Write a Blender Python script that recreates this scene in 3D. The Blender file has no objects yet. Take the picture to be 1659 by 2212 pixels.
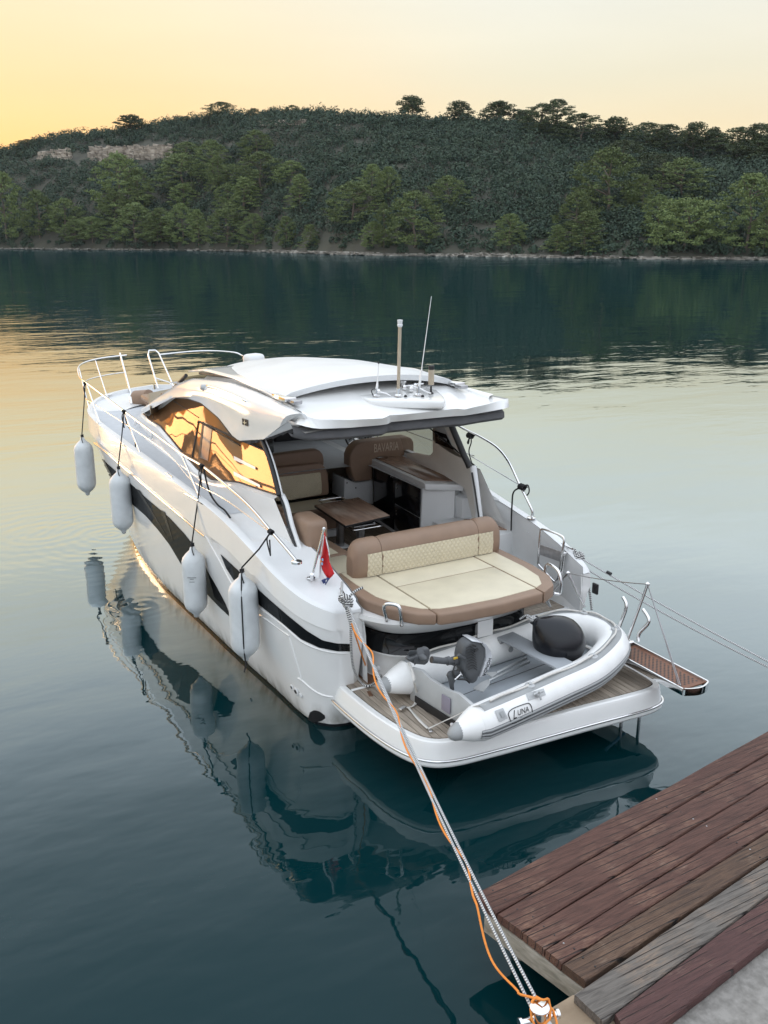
import bpy, bmesh, math, random
import numpy as np
from mathutils import Vector, Matrix
from mathutils.bvhtree import BVHTree
random.seed(7); rng = np.random.default_rng(11)
V = Vector; PI = math.pi; HAZE = .00004
scene = bpy.context.scene
COL = scene.collection
# ------------------------------------------------------------------ camera
FPX, HOR, XL, CX, CY = 2000.0, 510.0, -354.0, 829.5, 1106.0
CAM = V((-5.71936, -6.75514, 5.50098))
_l = V((XL-CX, HOR-CY, FPX)).normalized()
_F = V((0, HOR-CY, FPX)).normalized()
_U = _F.cross(V((1, 0, 0)))
if _U.y > 0: _U = -_U
_t = _l.cross(_U)
if _t.x < 0: _t = -_t
RC = Matrix((_t, _l, _U))                      # picture axes (right, down, forward) -> place axes
cd = bpy.data.cameras.new('camera'); cam = bpy.data.objects.new('camera', cd); COL.objects.link(cam)
cd.sensor_fit = 'VERTICAL'; cd.sensor_height = 24.0; cd.lens = 24.0*FPX/2212.0
cd.clip_start = 0.1; cd.clip_end = 6000
rm = Matrix((RC @ V((1, 0, 0)), RC @ V((0, -1, 0)), RC @ V((0, 0, -1)))).transposed()
cam.matrix_world = Matrix.Translation(CAM) @ rm.to_4x4()
scene.camera = cam
# ------------------------------------------------------------------ sky, sun, exposure
scene.view_settings.view_transform = 'Standard'; scene.view_settings.look = 'None'
scene.view_settings.exposure = 0.5; scene.view_settings.gamma = 1.0
scene.cycles.use_denoising = True
scene.cycles.max_bounces = 8; scene.cycles.transparent_max_bounces = 8
world = bpy.data.worlds.new('World'); scene.world = world; world.use_nodes = True
SUN_AZ = math.radians(-19)                     # from +Y (bow) towards -X
def build_world():
    nt = world.node_tree; N = nt.nodes; L = nt.links; N.clear()
    out = N.new('ShaderNodeOutputWorld'); bg = N.new('ShaderNodeBackground')
    tc = N.new('ShaderNodeTexCoord'); sep = N.new('ShaderNodeSeparateXYZ'); L.new(tc.outputs['Generated'], sep.inputs[0])
    def ramp(inp, pts):
        r = N.new('ShaderNodeValToRGB'); e = r.color_ramp.elements
        while len(e) < len(pts): e.new(0.5)
        for i, (p, c) in enumerate(pts): e[i].position = p; e[i].color = (*c, 1)
        L.new(inp, r.inputs[0]); return r.outputs[0]
    def m(op, a, b=None, c=None):
        n = N.new('ShaderNodeMath'); n.operation = op
        for i, v in enumerate((a, b, c)):
            if v is None: continue
            if hasattr(v, 'links'): L.new(v, n.inputs[i])
            else: n.inputs[i].default_value = v
        return n.outputs[0]
    el = m('MAXIMUM', sep.outputs[2], 0.0)
    # colour over height away from the sunset and towards it (values are halved: ramps clip nothing at 1)
    zen = [(.50, (.50, .53, .57)), (1.0, (.54, .59, .66))]
    cool = ramp(el, [(0.0, (.325, .238, .125)), (.07, (.318, .252, .155)), (.15, (.290, .270, .212)), (.26, (.295, .30, .285))]+zen)
    warm = ramp(el, [(0.0, (.44, .188, .030)), (.05, (.41, .202, .060)), (.12, (.365, .232, .108)), (.20, (.325, .265, .165)), (.34, (.315, .31, .27))]+zen)
    core = ramp(el, [(0.0, (.70, .28, .05)), (.06, (.62, .30, .075)), (.14, (.52, .31, .12)), (.25, (.42, .31, .18)), (.40, (.35, .33, .27))]+zen)
    back = ramp(el, [(0.0, (.27, .27, .32)), (.12, (.33, .335, .385)), (.3, (.395, .415, .465))]+zen)
    vm = N.new('ShaderNodeVectorMath'); vm.operation = 'DOT_PRODUCT'
    hz = N.new('ShaderNodeVectorMath'); hz.operation = 'MULTIPLY'; hz.inputs[1].default_value = (1, 1, 0); L.new(tc.outputs['Generated'], hz.inputs[0])
    nz = N.new('ShaderNodeVectorMath'); nz.operation = 'NORMALIZE'; L.new(hz.outputs[0], nz.inputs[0])
    L.new(nz.outputs[0], vm.inputs[0]); vm.inputs[1].default_value = (math.sin(SUN_AZ), math.cos(SUN_AZ), 0)
    d = vm.outputs['Value']
    def mr(a, b):
        n = N.new('ShaderNodeMapRange'); n.interpolation_type = 'SMOOTHSTEP'; L.new(d, n.inputs[0])
        n.inputs[1].default_value = a; n.inputs[2].default_value = b; return n.outputs[0]
    def mix(f, a, b):
        n = N.new('ShaderNodeMix'); n.data_type = 'RGBA'; L.new(f, n.inputs[0]); L.new(a, n.inputs[6]); L.new(b, n.inputs[7]); return n.outputs[2]
    c1 = mix(mr(-.5, .45), back, cool)
    c2 = mix(mr(.90, .995), mix(mr(.52, .94), c1, warm), core)
    # faint high haze streaks, so that the sky is not a perfect gradient
    mp = N.new('ShaderNodeMapping'); mp.inputs['Scale'].default_value = (1.2, 1.2, 7); L.new(tc.outputs['Generated'], mp.inputs[0])
    no = N.new('ShaderNodeTexNoise'); no.inputs['Scale'].default_value = 2.2; no.inputs['Detail'].default_value = 4; L.new(mp.outputs[0], no.inputs[0])
    st = m('MULTIPLY_ADD', no.outputs[0], 0.16, 0.92)
    sc = N.new('ShaderNodeVectorMath'); sc.operation = 'SCALE'; L.new(c2, sc.inputs[0]); L.new(st, sc.inputs['Scale'])
    # the real-sky model adds its own low-sun glow on top
    sky = N.new('ShaderNodeTexSky'); sky.sky_type = 'NISHITA'; sky.sun_disc = False
    sky.sun_elevation = math.radians(1.2); sky.sun_rotation = SUN_AZ
    ad = N.new('ShaderNodeVectorMath'); ad.operation = 'MULTIPLY_ADD'; ad.inputs[1].default_value = (2.05, 2.05, 2.05)
    sk = N.new('ShaderNodeVectorMath'); sk.operation = 'SCALE'; L.new(sky.outputs[0], sk.inputs[0]); sk.inputs['Scale'].default_value = 0.05
    L.new(sc.outputs[0], ad.inputs[0]); L.new(sk.outputs[0], ad.inputs[2])
    L.new(ad.outputs[0], bg.inputs[0]); bg.inputs[1].default_value = 1.0; L.new(bg.outputs[0], out.inputs[0])
build_world()
sl = bpy.data.lights.new('sun', 'SUN'); sl.energy = 0.35; sl.angle = math.radians(12); sl.color = (1.0, .62, .36)
so = bpy.data.objects.new('sun', sl); COL.objects.link(so)
_el = math.radians(6)
sd = V((math.sin(SUN_AZ)*math.cos(_el), math.cos(SUN_AZ)*math.cos(_el), math.sin(_el)))
so.rotation_euler = sd.to_track_quat('Z', 'Y').to_euler()
# ------------------------------------------------------------------ helpers
def ray(x, y): return RC @ V((x-CX, y-CY, FPX))
def at(x, y, z=None, X=None, Y=None):
    """the place seen at (x, y) of the 1659x2212 photograph on a level or upright plane"""
    d = ray(x, y)
    if z is not None: k = (z-CAM.z)/d.z
    elif X is not None: k = (X-CAM.x)/d.x
    else: k = (Y-CAM.y)/d.y
    return CAM + d*k
def px(P):
    c = RC.transposed() @ (V(P)-CAM); return CX+FPX*c.x/c.z, CY+FPX*c.y/c.z
def setparent(o, parent):
    if parent is not None:
        o.parent = parent; o.matrix_parent_inverse = Matrix.Translation(-wloc(parent))
def wloc(o):
    return V(o['_w']) if '_w' in o else V((0, 0, 0))
def obj(name, me, mat=None, parent=None, **props):
    o = bpy.data.objects.new(name, me); COL.objects.link(o)
    if mat: me.materials.append(mat)
    setparent(o, parent)
    for k, v in props.items(): o[k] = v
    return o
def empty(name, loc, label, category, group=None):
    o = bpy.data.objects.new(name, None); COL.objects.link(o); o.location = loc; o['_w'] = tuple(loc)
    o.empty_display_size = .2
    o['label'] = label; o['category'] = category
    if group: o['group'] = group
    return o
def thing(o, label, category, group=None):
    o['label'] = label; o['category'] = category
    if group: o['group'] = group
    return o
def mesh(name, vs, fs, smooth=40, uv=None):
    me = bpy.data.meshes.new(name); me.from_pydata([tuple(v) for v in vs], [], fs); me.update()
    if uv:
        lay = me.uv_layers.new(name='UVMap')
        for p in me.polygons:
            for li, vi in zip(p.loop_indices, p.vertices): lay.data[li].uv = uv[vi]
    if smooth:
        me.polygons.foreach_set('use_smooth', [True]*len(me.polygons))
        me.set_sharp_from_angle(angle=math.radians(smooth))
    return me
def bm_mesh(name, bm, smooth=40):
    bmesh.ops.recalc_face_normals(bm, faces=bm.faces)
    me = bpy.data.meshes.new(name); bm.to_mesh(me); bm.free()
    if smooth:
        me.polygons.foreach_set('use_smooth', [True]*len(me.polygons))
        me.set_sharp_from_angle(angle=math.radians(smooth))
    return me
def bevel(bm, w, seg=2, ang=30):
    es = [e for e in bm.edges if len(e.link_faces) == 2 and e.calc_face_angle(0) > math.radians(ang)]
    if es and w: bmesh.ops.bevel(bm, geom=es, offset=w, segments=seg, affect='EDGES', profile=.5, clamp_overlap=True)
def prism(name, poly, vec, mat, parent=None, bev=.0, seg=2, smooth=40, ang=30, **props):
    """outline (list of points) pushed along vec"""
    bm = bmesh.new(); vec = V(vec)
    a = [bm.verts.new(V(p)) for p in poly]; b = [bm.verts.new(V(p)+vec) for p in poly]; n = len(a)
    bm.faces.new(a); bm.faces.new(b[::-1])
    for i in range(n): bm.faces.new((a[i], b[i], b[(i+1) % n], a[(i+1) % n]))
    bmesh.ops.recalc_face_normals(bm, faces=bm.faces)
    bevel(bm, bev, seg, ang)
    return obj(name, bm_mesh(name, bm, smooth), mat, parent, **props)
def box(name, c, size, mat, parent=None, bev=.0, seg=2, rz=0, M=None, **props):
    bm = bmesh.new(); bmesh.ops.create_cube(bm, size=1)
    bmesh.ops.scale(bm, vec=V(size), verts=bm.verts); bevel(bm, bev, seg)
    m_ = M if M is not None else Matrix.Translation(V(c)) @ Matrix.Rotation(rz, 4, 'Z')
    bmesh.ops.transform(bm, matrix=m_, verts=bm.verts)
    return obj(name, bm_mesh(name, bm), mat, parent, **props)
def catmull(pts, n=6, closed=False):
    P = [V(p) for p in pts]
    if len(P) < 3 and not closed: return [P[0].lerp(P[-1], i/n) for i in range(n+1)]
    out = []; m_ = len(P); rngi = range(m_ if closed else m_-1)
    for i in rngi:
        if closed: a, b, c, d = P[(i-1) % m_], P[i], P[(i+1) % m_], P[(i+2) % m_]
        else: a, b, c, d = P[max(i-1, 0)], P[i], P[i+1], P[min(i+2, m_-1)]
        for k in range(n):
            t = k/n; out.append(.5*((2*b)+(c-a)*t+(2*a-5*b+4*c-d)*t*t+(3*b-a-3*c+d)*t**3))
    if not closed: out.append(P[-1])
    return out
def sweep(pts, r, seg=8, closed=False, caps=True):
    """tube data along pts; r number or list"""
    P = [V(p) for p in pts]; n = len(P)
    R = list(r) if hasattr(r, '__len__') else [r]*n
    vs, fs, uv = [], [], []; L = 0
    t0 = (P[1]-P[0]).normalized(); up = V((0, 0, 1)) if abs(t0.z) < .9 else V((1, 0, 0))
    u = (up-t0*up.dot(t0)).normalized()
    for i in range(n):
        if closed: t = (P[(i+1) % n]-P[i-1])
        else: t = P[min(i+1, n-1)]-P[max(i-1, 0)]
        t = t.normalized() if t.length > 1e-9 else t0
        u = (u-t*u.dot(t)); u = u.normalized() if u.length > 1e-6 else V((1, 0, 0)); w = t.cross(u)
        if i: L += (P[i]-P[i-1]).length
        for k in range(seg):
            a = 2*PI*k/seg; vs.append(P[i]+(u*math.cos(a)+w*math.sin(a))*R[i]); uv.append((k/seg, L))
    for i in range(n if closed else n-1):
        j = (i+1) % n
        for k in range(seg): fs.append((i*seg+k, i*seg+(k+1) % seg, j*seg+(k+1) % seg, j*seg+k))
    if caps and not closed: fs.append(tuple(range(seg))[::-1]); fs.append(tuple(range((n-1)*seg, n*seg)))
    return vs, fs, uv
def tube(name, pts, r, mat, parent=None, seg=8, smooth_n=0, closed=False, **props):
    if smooth_n: pts = catmull(pts, smooth_n, closed)
    vs, fs, uv = sweep(pts, r, seg, closed)
    return obj(name, mesh(name, vs, fs, 60, uv), mat, parent, **props)
def multi(name, parts, mat, parent=None, smooth=50, **props):
    vs, fs, uv = [], [], []
    for a, b, *c in parts:
        o = len(vs); vs += list(a); fs += [tuple(i+o for i in f) for f in b]; uv += list(c[0]) if c else [(0, 0)]*len(a)
    return obj(name, mesh(name, vs, fs, smooth, uv), mat, parent, **props)
def lathe(prof, n=24, M=Matrix.Identity(4)):
    """prof: (radius, height) list, turned about z"""
    vs, fs = [], []
    for r, z in prof:
        for k in range(n): vs.append(M @ V((r*math.cos(2*PI*k/n), r*math.sin(2*PI*k/n), z)))
    for i in range(len(prof)-1):
        for k in range(n): fs.append((i*n+k, i*n+(k+1) % n, (i+1)*n+(k+1) % n, (i+1)*n+k))
    fs.append(tuple(range(n))[::-1]); fs.append(tuple(range((len(prof)-1)*n, len(prof)*n)))
    return vs, fs
def frame(p, d, up=(0, 0, 1)):
    """matrix whose z runs along d, origin p"""
    z = V(d).normalized(); x = V(up).cross(z)
    if x.length < 1e-4: x = V((1, 0, 0))
    x.normalize(); y = z.cross(x)
    return Matrix.Translation(V(p)) @ Matrix((x, y, z)).transposed().to_4x4()
def resample(P, n):
    P = [V(p) for p in P]; L = [0]
    for i in range(1, len(P)): L.append(L[-1]+(P[i]-P[i-1]).length)
    out = []; j = 0
    for k in range(n):
        t = L[-1]*k/(n-1)
        while j < len(P)-2 and L[j+1] < t: j += 1
        d = L[j+1]-L[j]; out.append(P[j].lerp(P[j+1], (t-L[j])/d if d > 1e-9 else 0))
    return out
def loft(name, rows, mat, parent=None, smooth=40, closed=False, thick=0, flip=False, **props):
    n = len(rows[0]); vs = [p for r in rows for p in r]; fs = []
    for i in range(len(rows)-1):
        for k in range(n if closed else n-1):
            j = (k+1) % n; f = (i*n+k, i*n+j, (i+1)*n+j, (i+1)*n+k); fs.append(f[::-1] if flip else f)
    me = mesh(name, vs, fs, smooth); o = obj(name, me, mat, parent, **props)
    if thick:
        md = o.modifiers.new('thickness', 'SOLIDIFY'); md.thickness = thick; md.offset = -1
    return o
def mirrored(o, parent=None, name=None):
    me = o.data.copy(); me.transform(Matrix.Diagonal((-1, 1, 1, 1))); me.flip_normals()
    c = bpy.data.objects.new(name or o.name.split('.')[0], me); COL.objects.link(c); setparent(c, parent or o.parent)
    for md in o.modifiers:
        n = c.modifiers.new(md.name, md.type)
        if md.type == 'SOLIDIFY': n.thickness = md.thickness; n.offset = md.offset
    for k in o.keys():
        if k not in ('_w',): c[k] = o[k]
    return c
def text_mesh(name, s, size, M, mat, parent=None, extrude=.001, sx=1.0, shear=0, **props):
    cu = bpy.data.curves.new(name, 'FONT'); cu.body = s; cu.size = size; cu.extrude = extrude
    cu.align_x = 'CENTER'; cu.align_y = 'CENTER'; cu.shear = shear
    t = bpy.data.objects.new(name, cu); COL.objects.link(t); bpy.context.view_layer.update()
    me = bpy.data.meshes.new_from_object(t); bpy.data.objects.remove(t); bpy.data.curves.remove(cu)
    me.transform(M @ Matrix.Diagonal((sx, 1, 1, 1)))
    return obj(name, me, mat, parent, **props)
# ------------------------------------------------------------------ materials
def lin(c): return tuple((x/12.92 if x <= .04045 else ((x+.055)/1.055)**2.4) for x in c)
def mat(name, color, rough=.5, metal=0, vary=.0, vscale=6, bump=0, bscale=40, coat=0, spec=.5, stretch=(1, 1, 1), dark=None, ior=1.5, coords='Object'):
    m_ = bpy.data.materials.new(name); m_.use_nodes = True; nt = m_.node_tree; N = nt.nodes; L = nt.links
    b = N['Principled BSDF']; b.inputs['Base Color'].default_value = (*color, 1)
    b.inputs['Roughness'].default_value = rough; b.inputs['Metallic'].default_value = metal
    b.inputs['Coat Weight'].default_value = coat; b.inputs['Coat Roughness'].default_value = .06
    b.inputs['Specular IOR Level'].default_value = spec; b.inputs['IOR'].default_value = ior
    if vary or bump:
        tc = N.new('ShaderNodeTexCoord'); mp = N.new('ShaderNodeMapping'); mp.inputs['Scale'].default_value = stretch
        L.new(tc.outputs[coords], mp.inputs[0])
    if vary:
        no = N.new('ShaderNodeTexNoise'); no.inputs['Scale'].default_value = vscale; no.inputs['Detail'].default_value = 5
        L.new(mp.outputs[0], no.inputs[0])
        r = N.new('ShaderNodeValToRGB'); d = dark or tuple(c*(1-vary) for c in color)
        r.color_ramp.elements[0].position = .32; r.color_ramp.elements[1].position = .66
        r.color_ramp.elements[0].color = (*d, 1); r.color_ramp.elements[1].color = (*color, 1)
        L.new(no.outputs[0], r.inputs[0]); L.new(r.outputs[0], b.inputs['Base Color'])
        rr = N.new('ShaderNodeMapRange'); rr.inputs[3].default_value = rough*.85; rr.inputs[4].default_value = min(1, rough*1.25)
        L.new(no.outputs[0], rr.inputs[0]); L.new(rr.outputs[0], b.inputs['Roughness'])
    if bump:
        n2 = N.new('ShaderNodeTexNoise'); n2.inputs['Scale'].default_value = bscale; n2.inputs['Detail'].default_value = 4
        L.new(mp.outputs[0], n2.inputs[0])
        bp = N.new('ShaderNodeBump'); bp.inputs['Strength'].default_value = .6; bp.inputs['Distance'].default_value = bump
        L.new(n2.outputs[0], bp.inputs['Height']); L.new(bp.outputs[0], b.inputs['Normal'])
    return m_
def blackglass():
    m_ = bpy.data.materials.new('black_hull_glazing'); m_.use_nodes = True; nt = m_.node_tree; N = nt.nodes; L = nt.links; N.remove(N['Principled BSDF'])
    df = N.new('ShaderNodeBsdfDiffuse'); df.inputs[0].default_value = (.008, .009, .010, 1); gl = N.new('ShaderNodeBsdfGlossy'); gl.inputs['Roughness'].default_value = .04
    lw = N.new('ShaderNodeLayerWeight'); pw = N.new('ShaderNodeMath'); pw.operation = 'POWER'; pw.inputs[1].default_value = 4; ma = N.new('ShaderNodeMath'); ma.operation = 'MULTIPLY_ADD'; ma.inputs[1].default_value = .22; ma.inputs[2].default_value = .035
    tc = N.new('ShaderNodeTexCoord'); no = N.new('ShaderNodeTexNoise'); no.inputs['Scale'].default_value = 2.0; bp = N.new('ShaderNodeBump'); bp.inputs['Distance'].default_value = .002
    L.new(tc.outputs['Object'], no.inputs[0]); L.new(no.outputs[0], bp.inputs['Height']); L.new(bp.outputs[0], gl.inputs['Normal'])
    mx = N.new('ShaderNodeMixShader'); L.new(lw.outputs['Facing'], pw.inputs[0]); L.new(pw.outputs[0], ma.inputs[0]); L.new(ma.outputs[0], mx.inputs[0]); L.new(df.outputs[0], mx.inputs[1]); L.new(gl.outputs[0], mx.inputs[2]); L.new(mx.outputs[0], N['Material Output'].inputs[0]); return m_
M = {}
M['gel'] = mat('white_gelcoat', (.75, .75, .735), .16, vary=.05, vscale=1.7, bump=.0008, bscale=1.5, coat=.5)
M['gel2'] = mat('white_deck_moulding', (.68, .69, .69), .32, vary=.06, vscale=3, bump=.0004, bscale=60)
M['nonskid'] = mat('grey_nonskid_deck', (.50, .52, .54), .75, vary=.08, vscale=9, bump=.001, bscale=260)
M['inner'] = mat('cream_white_inner_moulding', (.66, .63, .58), .35, vary=.06, vscale=3)
M['glass'] = mat('dark_tinted_glass', (.012, .012, .014), .02, coat=1, bump=.0006, bscale=1.3, ior=1.7, spec=.9)
M['hglass'] = blackglass()
M['steel'] = mat('polished_steel', (.72, .72, .72), .10, metal=1, bump=.0003, bscale=30)
M['steel2'] = mat('brushed_steel', (.45, .45, .46), .3, metal=1, vary=.2, vscale=20)
M['black'] = mat('black_rubber', (.015, .015, .016), .5, vary=.2, vscale=12)
M['blackgloss'] = mat('gloss_black_front', (.008, .008, .010), .12, vary=.1)
M['grey'] = mat('grey_plastic', (.13, .135, .14), .45, vary=.15, vscale=10)
M['brown'] = mat('brown_upholstery', (.25, .165, .112), .5, vary=.12, vscale=5, bump=.0012, bscale=25)
M['cream'] = mat('cream_upholstery', (.60, .54, .40), .45, vary=.10, vscale=4, bump=.0015, bscale=14)
M['fender'] = mat('white_vinyl_fender', (.60, .63, .64), .38, vary=.12, vscale=7, bump=.001, bscale=12)
M['pvc'] = mat('white_boat_fabric', (.80, .80, .785), .45, vary=.07, vscale=5, bump=.002, bscale=9)
M['pvcgrey'] = mat('grey_boat_fabric', (.30, .31, .31), .5, vary=.1, vscale=8)
M['dfloor'] = mat('grey_dinghy_floor', (.36, .39, .42), .6, vary=.1, vscale=6, bump=.001, bscale=90)
M['buoy'] = mat('black_vinyl_buoy', (.006, .007, .010), .24, vary=.15, vscale=6, bump=.0003, bscale=5, spec=.4)
M['orange'] = mat('orange_rope', (.78, .26, .04), .7, vary=.2, vscale=60)
M['blackrope'] = mat('black_cord', (.012, .012, .013), .8, vary=.2, vscale=80)
M['strap'] = mat('white_webbing', (.62, .60, .56), .8, vary=.15, vscale=25)
M['red'] = mat('red_flag_cloth', (.55, .015, .02), .8, vary=.15, vscale=9)
M['white'] = mat('white_cloth', (.72, .72, .74), .8, vary=.1, vscale=9)
M['blue'] = mat('blue_flag_cloth', (.03, .05, .16), .8, vary=.15, vscale=9)
M['aero'] = mat('pale_blue_paint', (.25, .45, .65), .5)
M['canvas'] = mat('dark_grey_canvas', (.10, .10, .105), .8, vary=.2, vscale=7, bump=.002, bscale=12)
M['ltgrey'] = mat('pale_grey_plastic', (.42, .43, .43), .4, vary=.1)
M['dash'] = mat('dark_dashboard', (.022, .022, .026), .35, vary=.2)
M['silver'] = mat('silver_cowl_paint', (.55, .57, .60), .25, metal=.4, vary=.08)
def wood(name, c1, c2, rough=.45, scale=3, stretch=(14, 1, 14), island=True, bump=.0006):
    m_ = bpy.data.materials.new(name); m_.use_nodes = True; nt = m_.node_tree; N = nt.nodes; L = nt.links
    b = N['Principled BSDF']; b.inputs['Roughness'].default_value = rough
    tc = N.new('ShaderNodeTexCoord'); mp = N.new('ShaderNodeMapping'); mp.inputs['Scale'].default_value = stretch; L.new(tc.outputs['Object'], mp.inputs[0])
    oi = N.new('ShaderNodeObjectInfo'); ad = N.new('ShaderNodeVectorMath'); ad.operation = 'ADD'; L.new(mp.outputs[0], ad.inputs[0])
    ml = N.new('ShaderNodeMath'); ml.operation = 'MULTIPLY'; ml.inputs[1].default_value = 40; L.new(oi.outputs['Random'], ml.inputs[0]); L.new(ml.outputs[0], ad.inputs[1])
    no = N.new('ShaderNodeTexNoise'); no.inputs['Scale'].default_value = scale; no.inputs['Detail'].default_value = 6; no.inputs['Distortion'].default_value = .6; L.new(ad.outputs[0], no.inputs[0])
    r = N.new('ShaderNodeValToRGB'); r.color_ramp.elements[0].position = .3; r.color_ramp.elements[1].position = .7
    r.color_ramp.elements[0].color = (*c1, 1); r.color_ramp.elements[1].color = (*c2, 1); L.new(no.outputs[0], r.inputs[0])
    hs = N.new('ShaderNodeHueSaturation'); L.new(r.outputs[0], hs.inputs['Color'])
    vr = N.new('ShaderNodeMapRange'); vr.inputs[3].default_value = .78; vr.inputs[4].default_value = 1.2; L.new(oi.outputs['Random'], vr.inputs[0]); L.new(vr.outputs[0], hs.inputs['Value'])
    L.new(hs.outputs[0], b.inputs['Base Color'])
    bp = N.new('ShaderNodeBump'); bp.inputs['Distance'].default_value = bump; L.new(no.outputs[0], bp.inputs['Height']); L.new(bp.outputs[0], b.inputs['Normal'])
    return m_
M['teak'] = wood('weathered_teak', (.20, .165, .13), (.34, .29, .235), .65)
M['teakred'] = wood('brown_teak', (.11, .055, .03), (.20, .10, .055), .5)
M['walnut'] = wood('varnished_table_wood', (.22, .13, .088), (.36, .23, .16), .25, 2.0, (9, 1.2, 9))
M['grate'] = mat('teak_grating', (.20, .085, .045), .5, vary=.25, vscale=9)
def rope_mat(name, a, b_, freq=90, twist=3):
    m_ = bpy.data.materials.new(name); m_.use_nodes = True; nt = m_.node_tree; N = nt.nodes; L = nt.links
    b = N['Principled BSDF']; b.inputs['Roughness'].default_value = .8
    uv = N.new('ShaderNodeUVMap'); sep = N.new('ShaderNodeSeparateXYZ'); L.new(uv.outputs[0], sep.inputs[0])
    def mm(op, x, y):
        n = N.new('ShaderNodeMath'); n.operation = op
        for i, v in enumerate((x, y)):
            if hasattr(v, 'links'): L.new(v, n.inputs[i])
            else: n.inputs[i].default_value = v
        return n.outputs[0]
    ph = mm('ADD', mm('MULTIPLY', sep.outputs[1], freq), mm('MULTIPLY', sep.outputs[0], twist*2*PI))
    s = mm('SINE', ph, 0); g = mm('GREATER_THAN', s, .1)
    mx = N.new('ShaderNodeMix'); mx.data_type = 'RGBA'; L.new(g, mx.inputs[0]); mx.inputs[6].default_value = (*a, 1); mx.inputs[7].default_value = (*b_, 1)
    L.new(mx.outputs[2], b.inputs['Base Color'])
    bp = N.new('ShaderNodeBump'); bp.inputs['Distance'].default_value = .003; L.new(s, bp.inputs['Height']); L.new(bp.outputs[0], b.inputs['Normal'])
    return m_
M['rope_bw'] = rope_mat('black_flecked_rope', (.62, .62, .60), (.05, .05, .055), 260, 0)
M['rope_w'] = rope_mat('white_braided_rope', (.68, .68, .66), (.22, .23, .25), 300, 1)
def quilt():
    m_ = mat('quilted_cream_upholstery', (.60, .53, .38), .45, vary=.08, vscale=4); nt = m_.node_tree; N = nt.nodes; L = nt.links
    tc = N.new('ShaderNodeTexCoord'); sep = N.new('ShaderNodeSeparateXYZ'); L.new(tc.outputs['Object'], sep.inputs[0])
    def mm(op, x, y=0):
        n = N.new('ShaderNodeMath'); n.operation = op
        for i, v in enumerate((x, y)):
            if hasattr(v, 'links'): L.new(v, n.inputs[i])
            else: n.inputs[i].default_value = v
        return n.outputs[0]
    a = mm('MULTIPLY', sep.outputs[0], 52); c = mm('MULTIPLY', sep.outputs[2], 40)
    s1 = mm('ABSOLUTE', mm('SINE', mm('ADD', a, c))); s2 = mm('ABSOLUTE', mm('SINE', mm('SUBTRACT', a, c)))
    h = mm('POWER', mm('MINIMUM', s1, s2), .5)
    bp = N.new('ShaderNodeBump'); bp.inputs['Distance'].default_value = .009; L.new(h, bp.inputs['Height']); L.new(bp.outputs[0], N['Principled BSDF'].inputs['Normal'])
    return m_
M['quilt'] = quilt()
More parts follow.
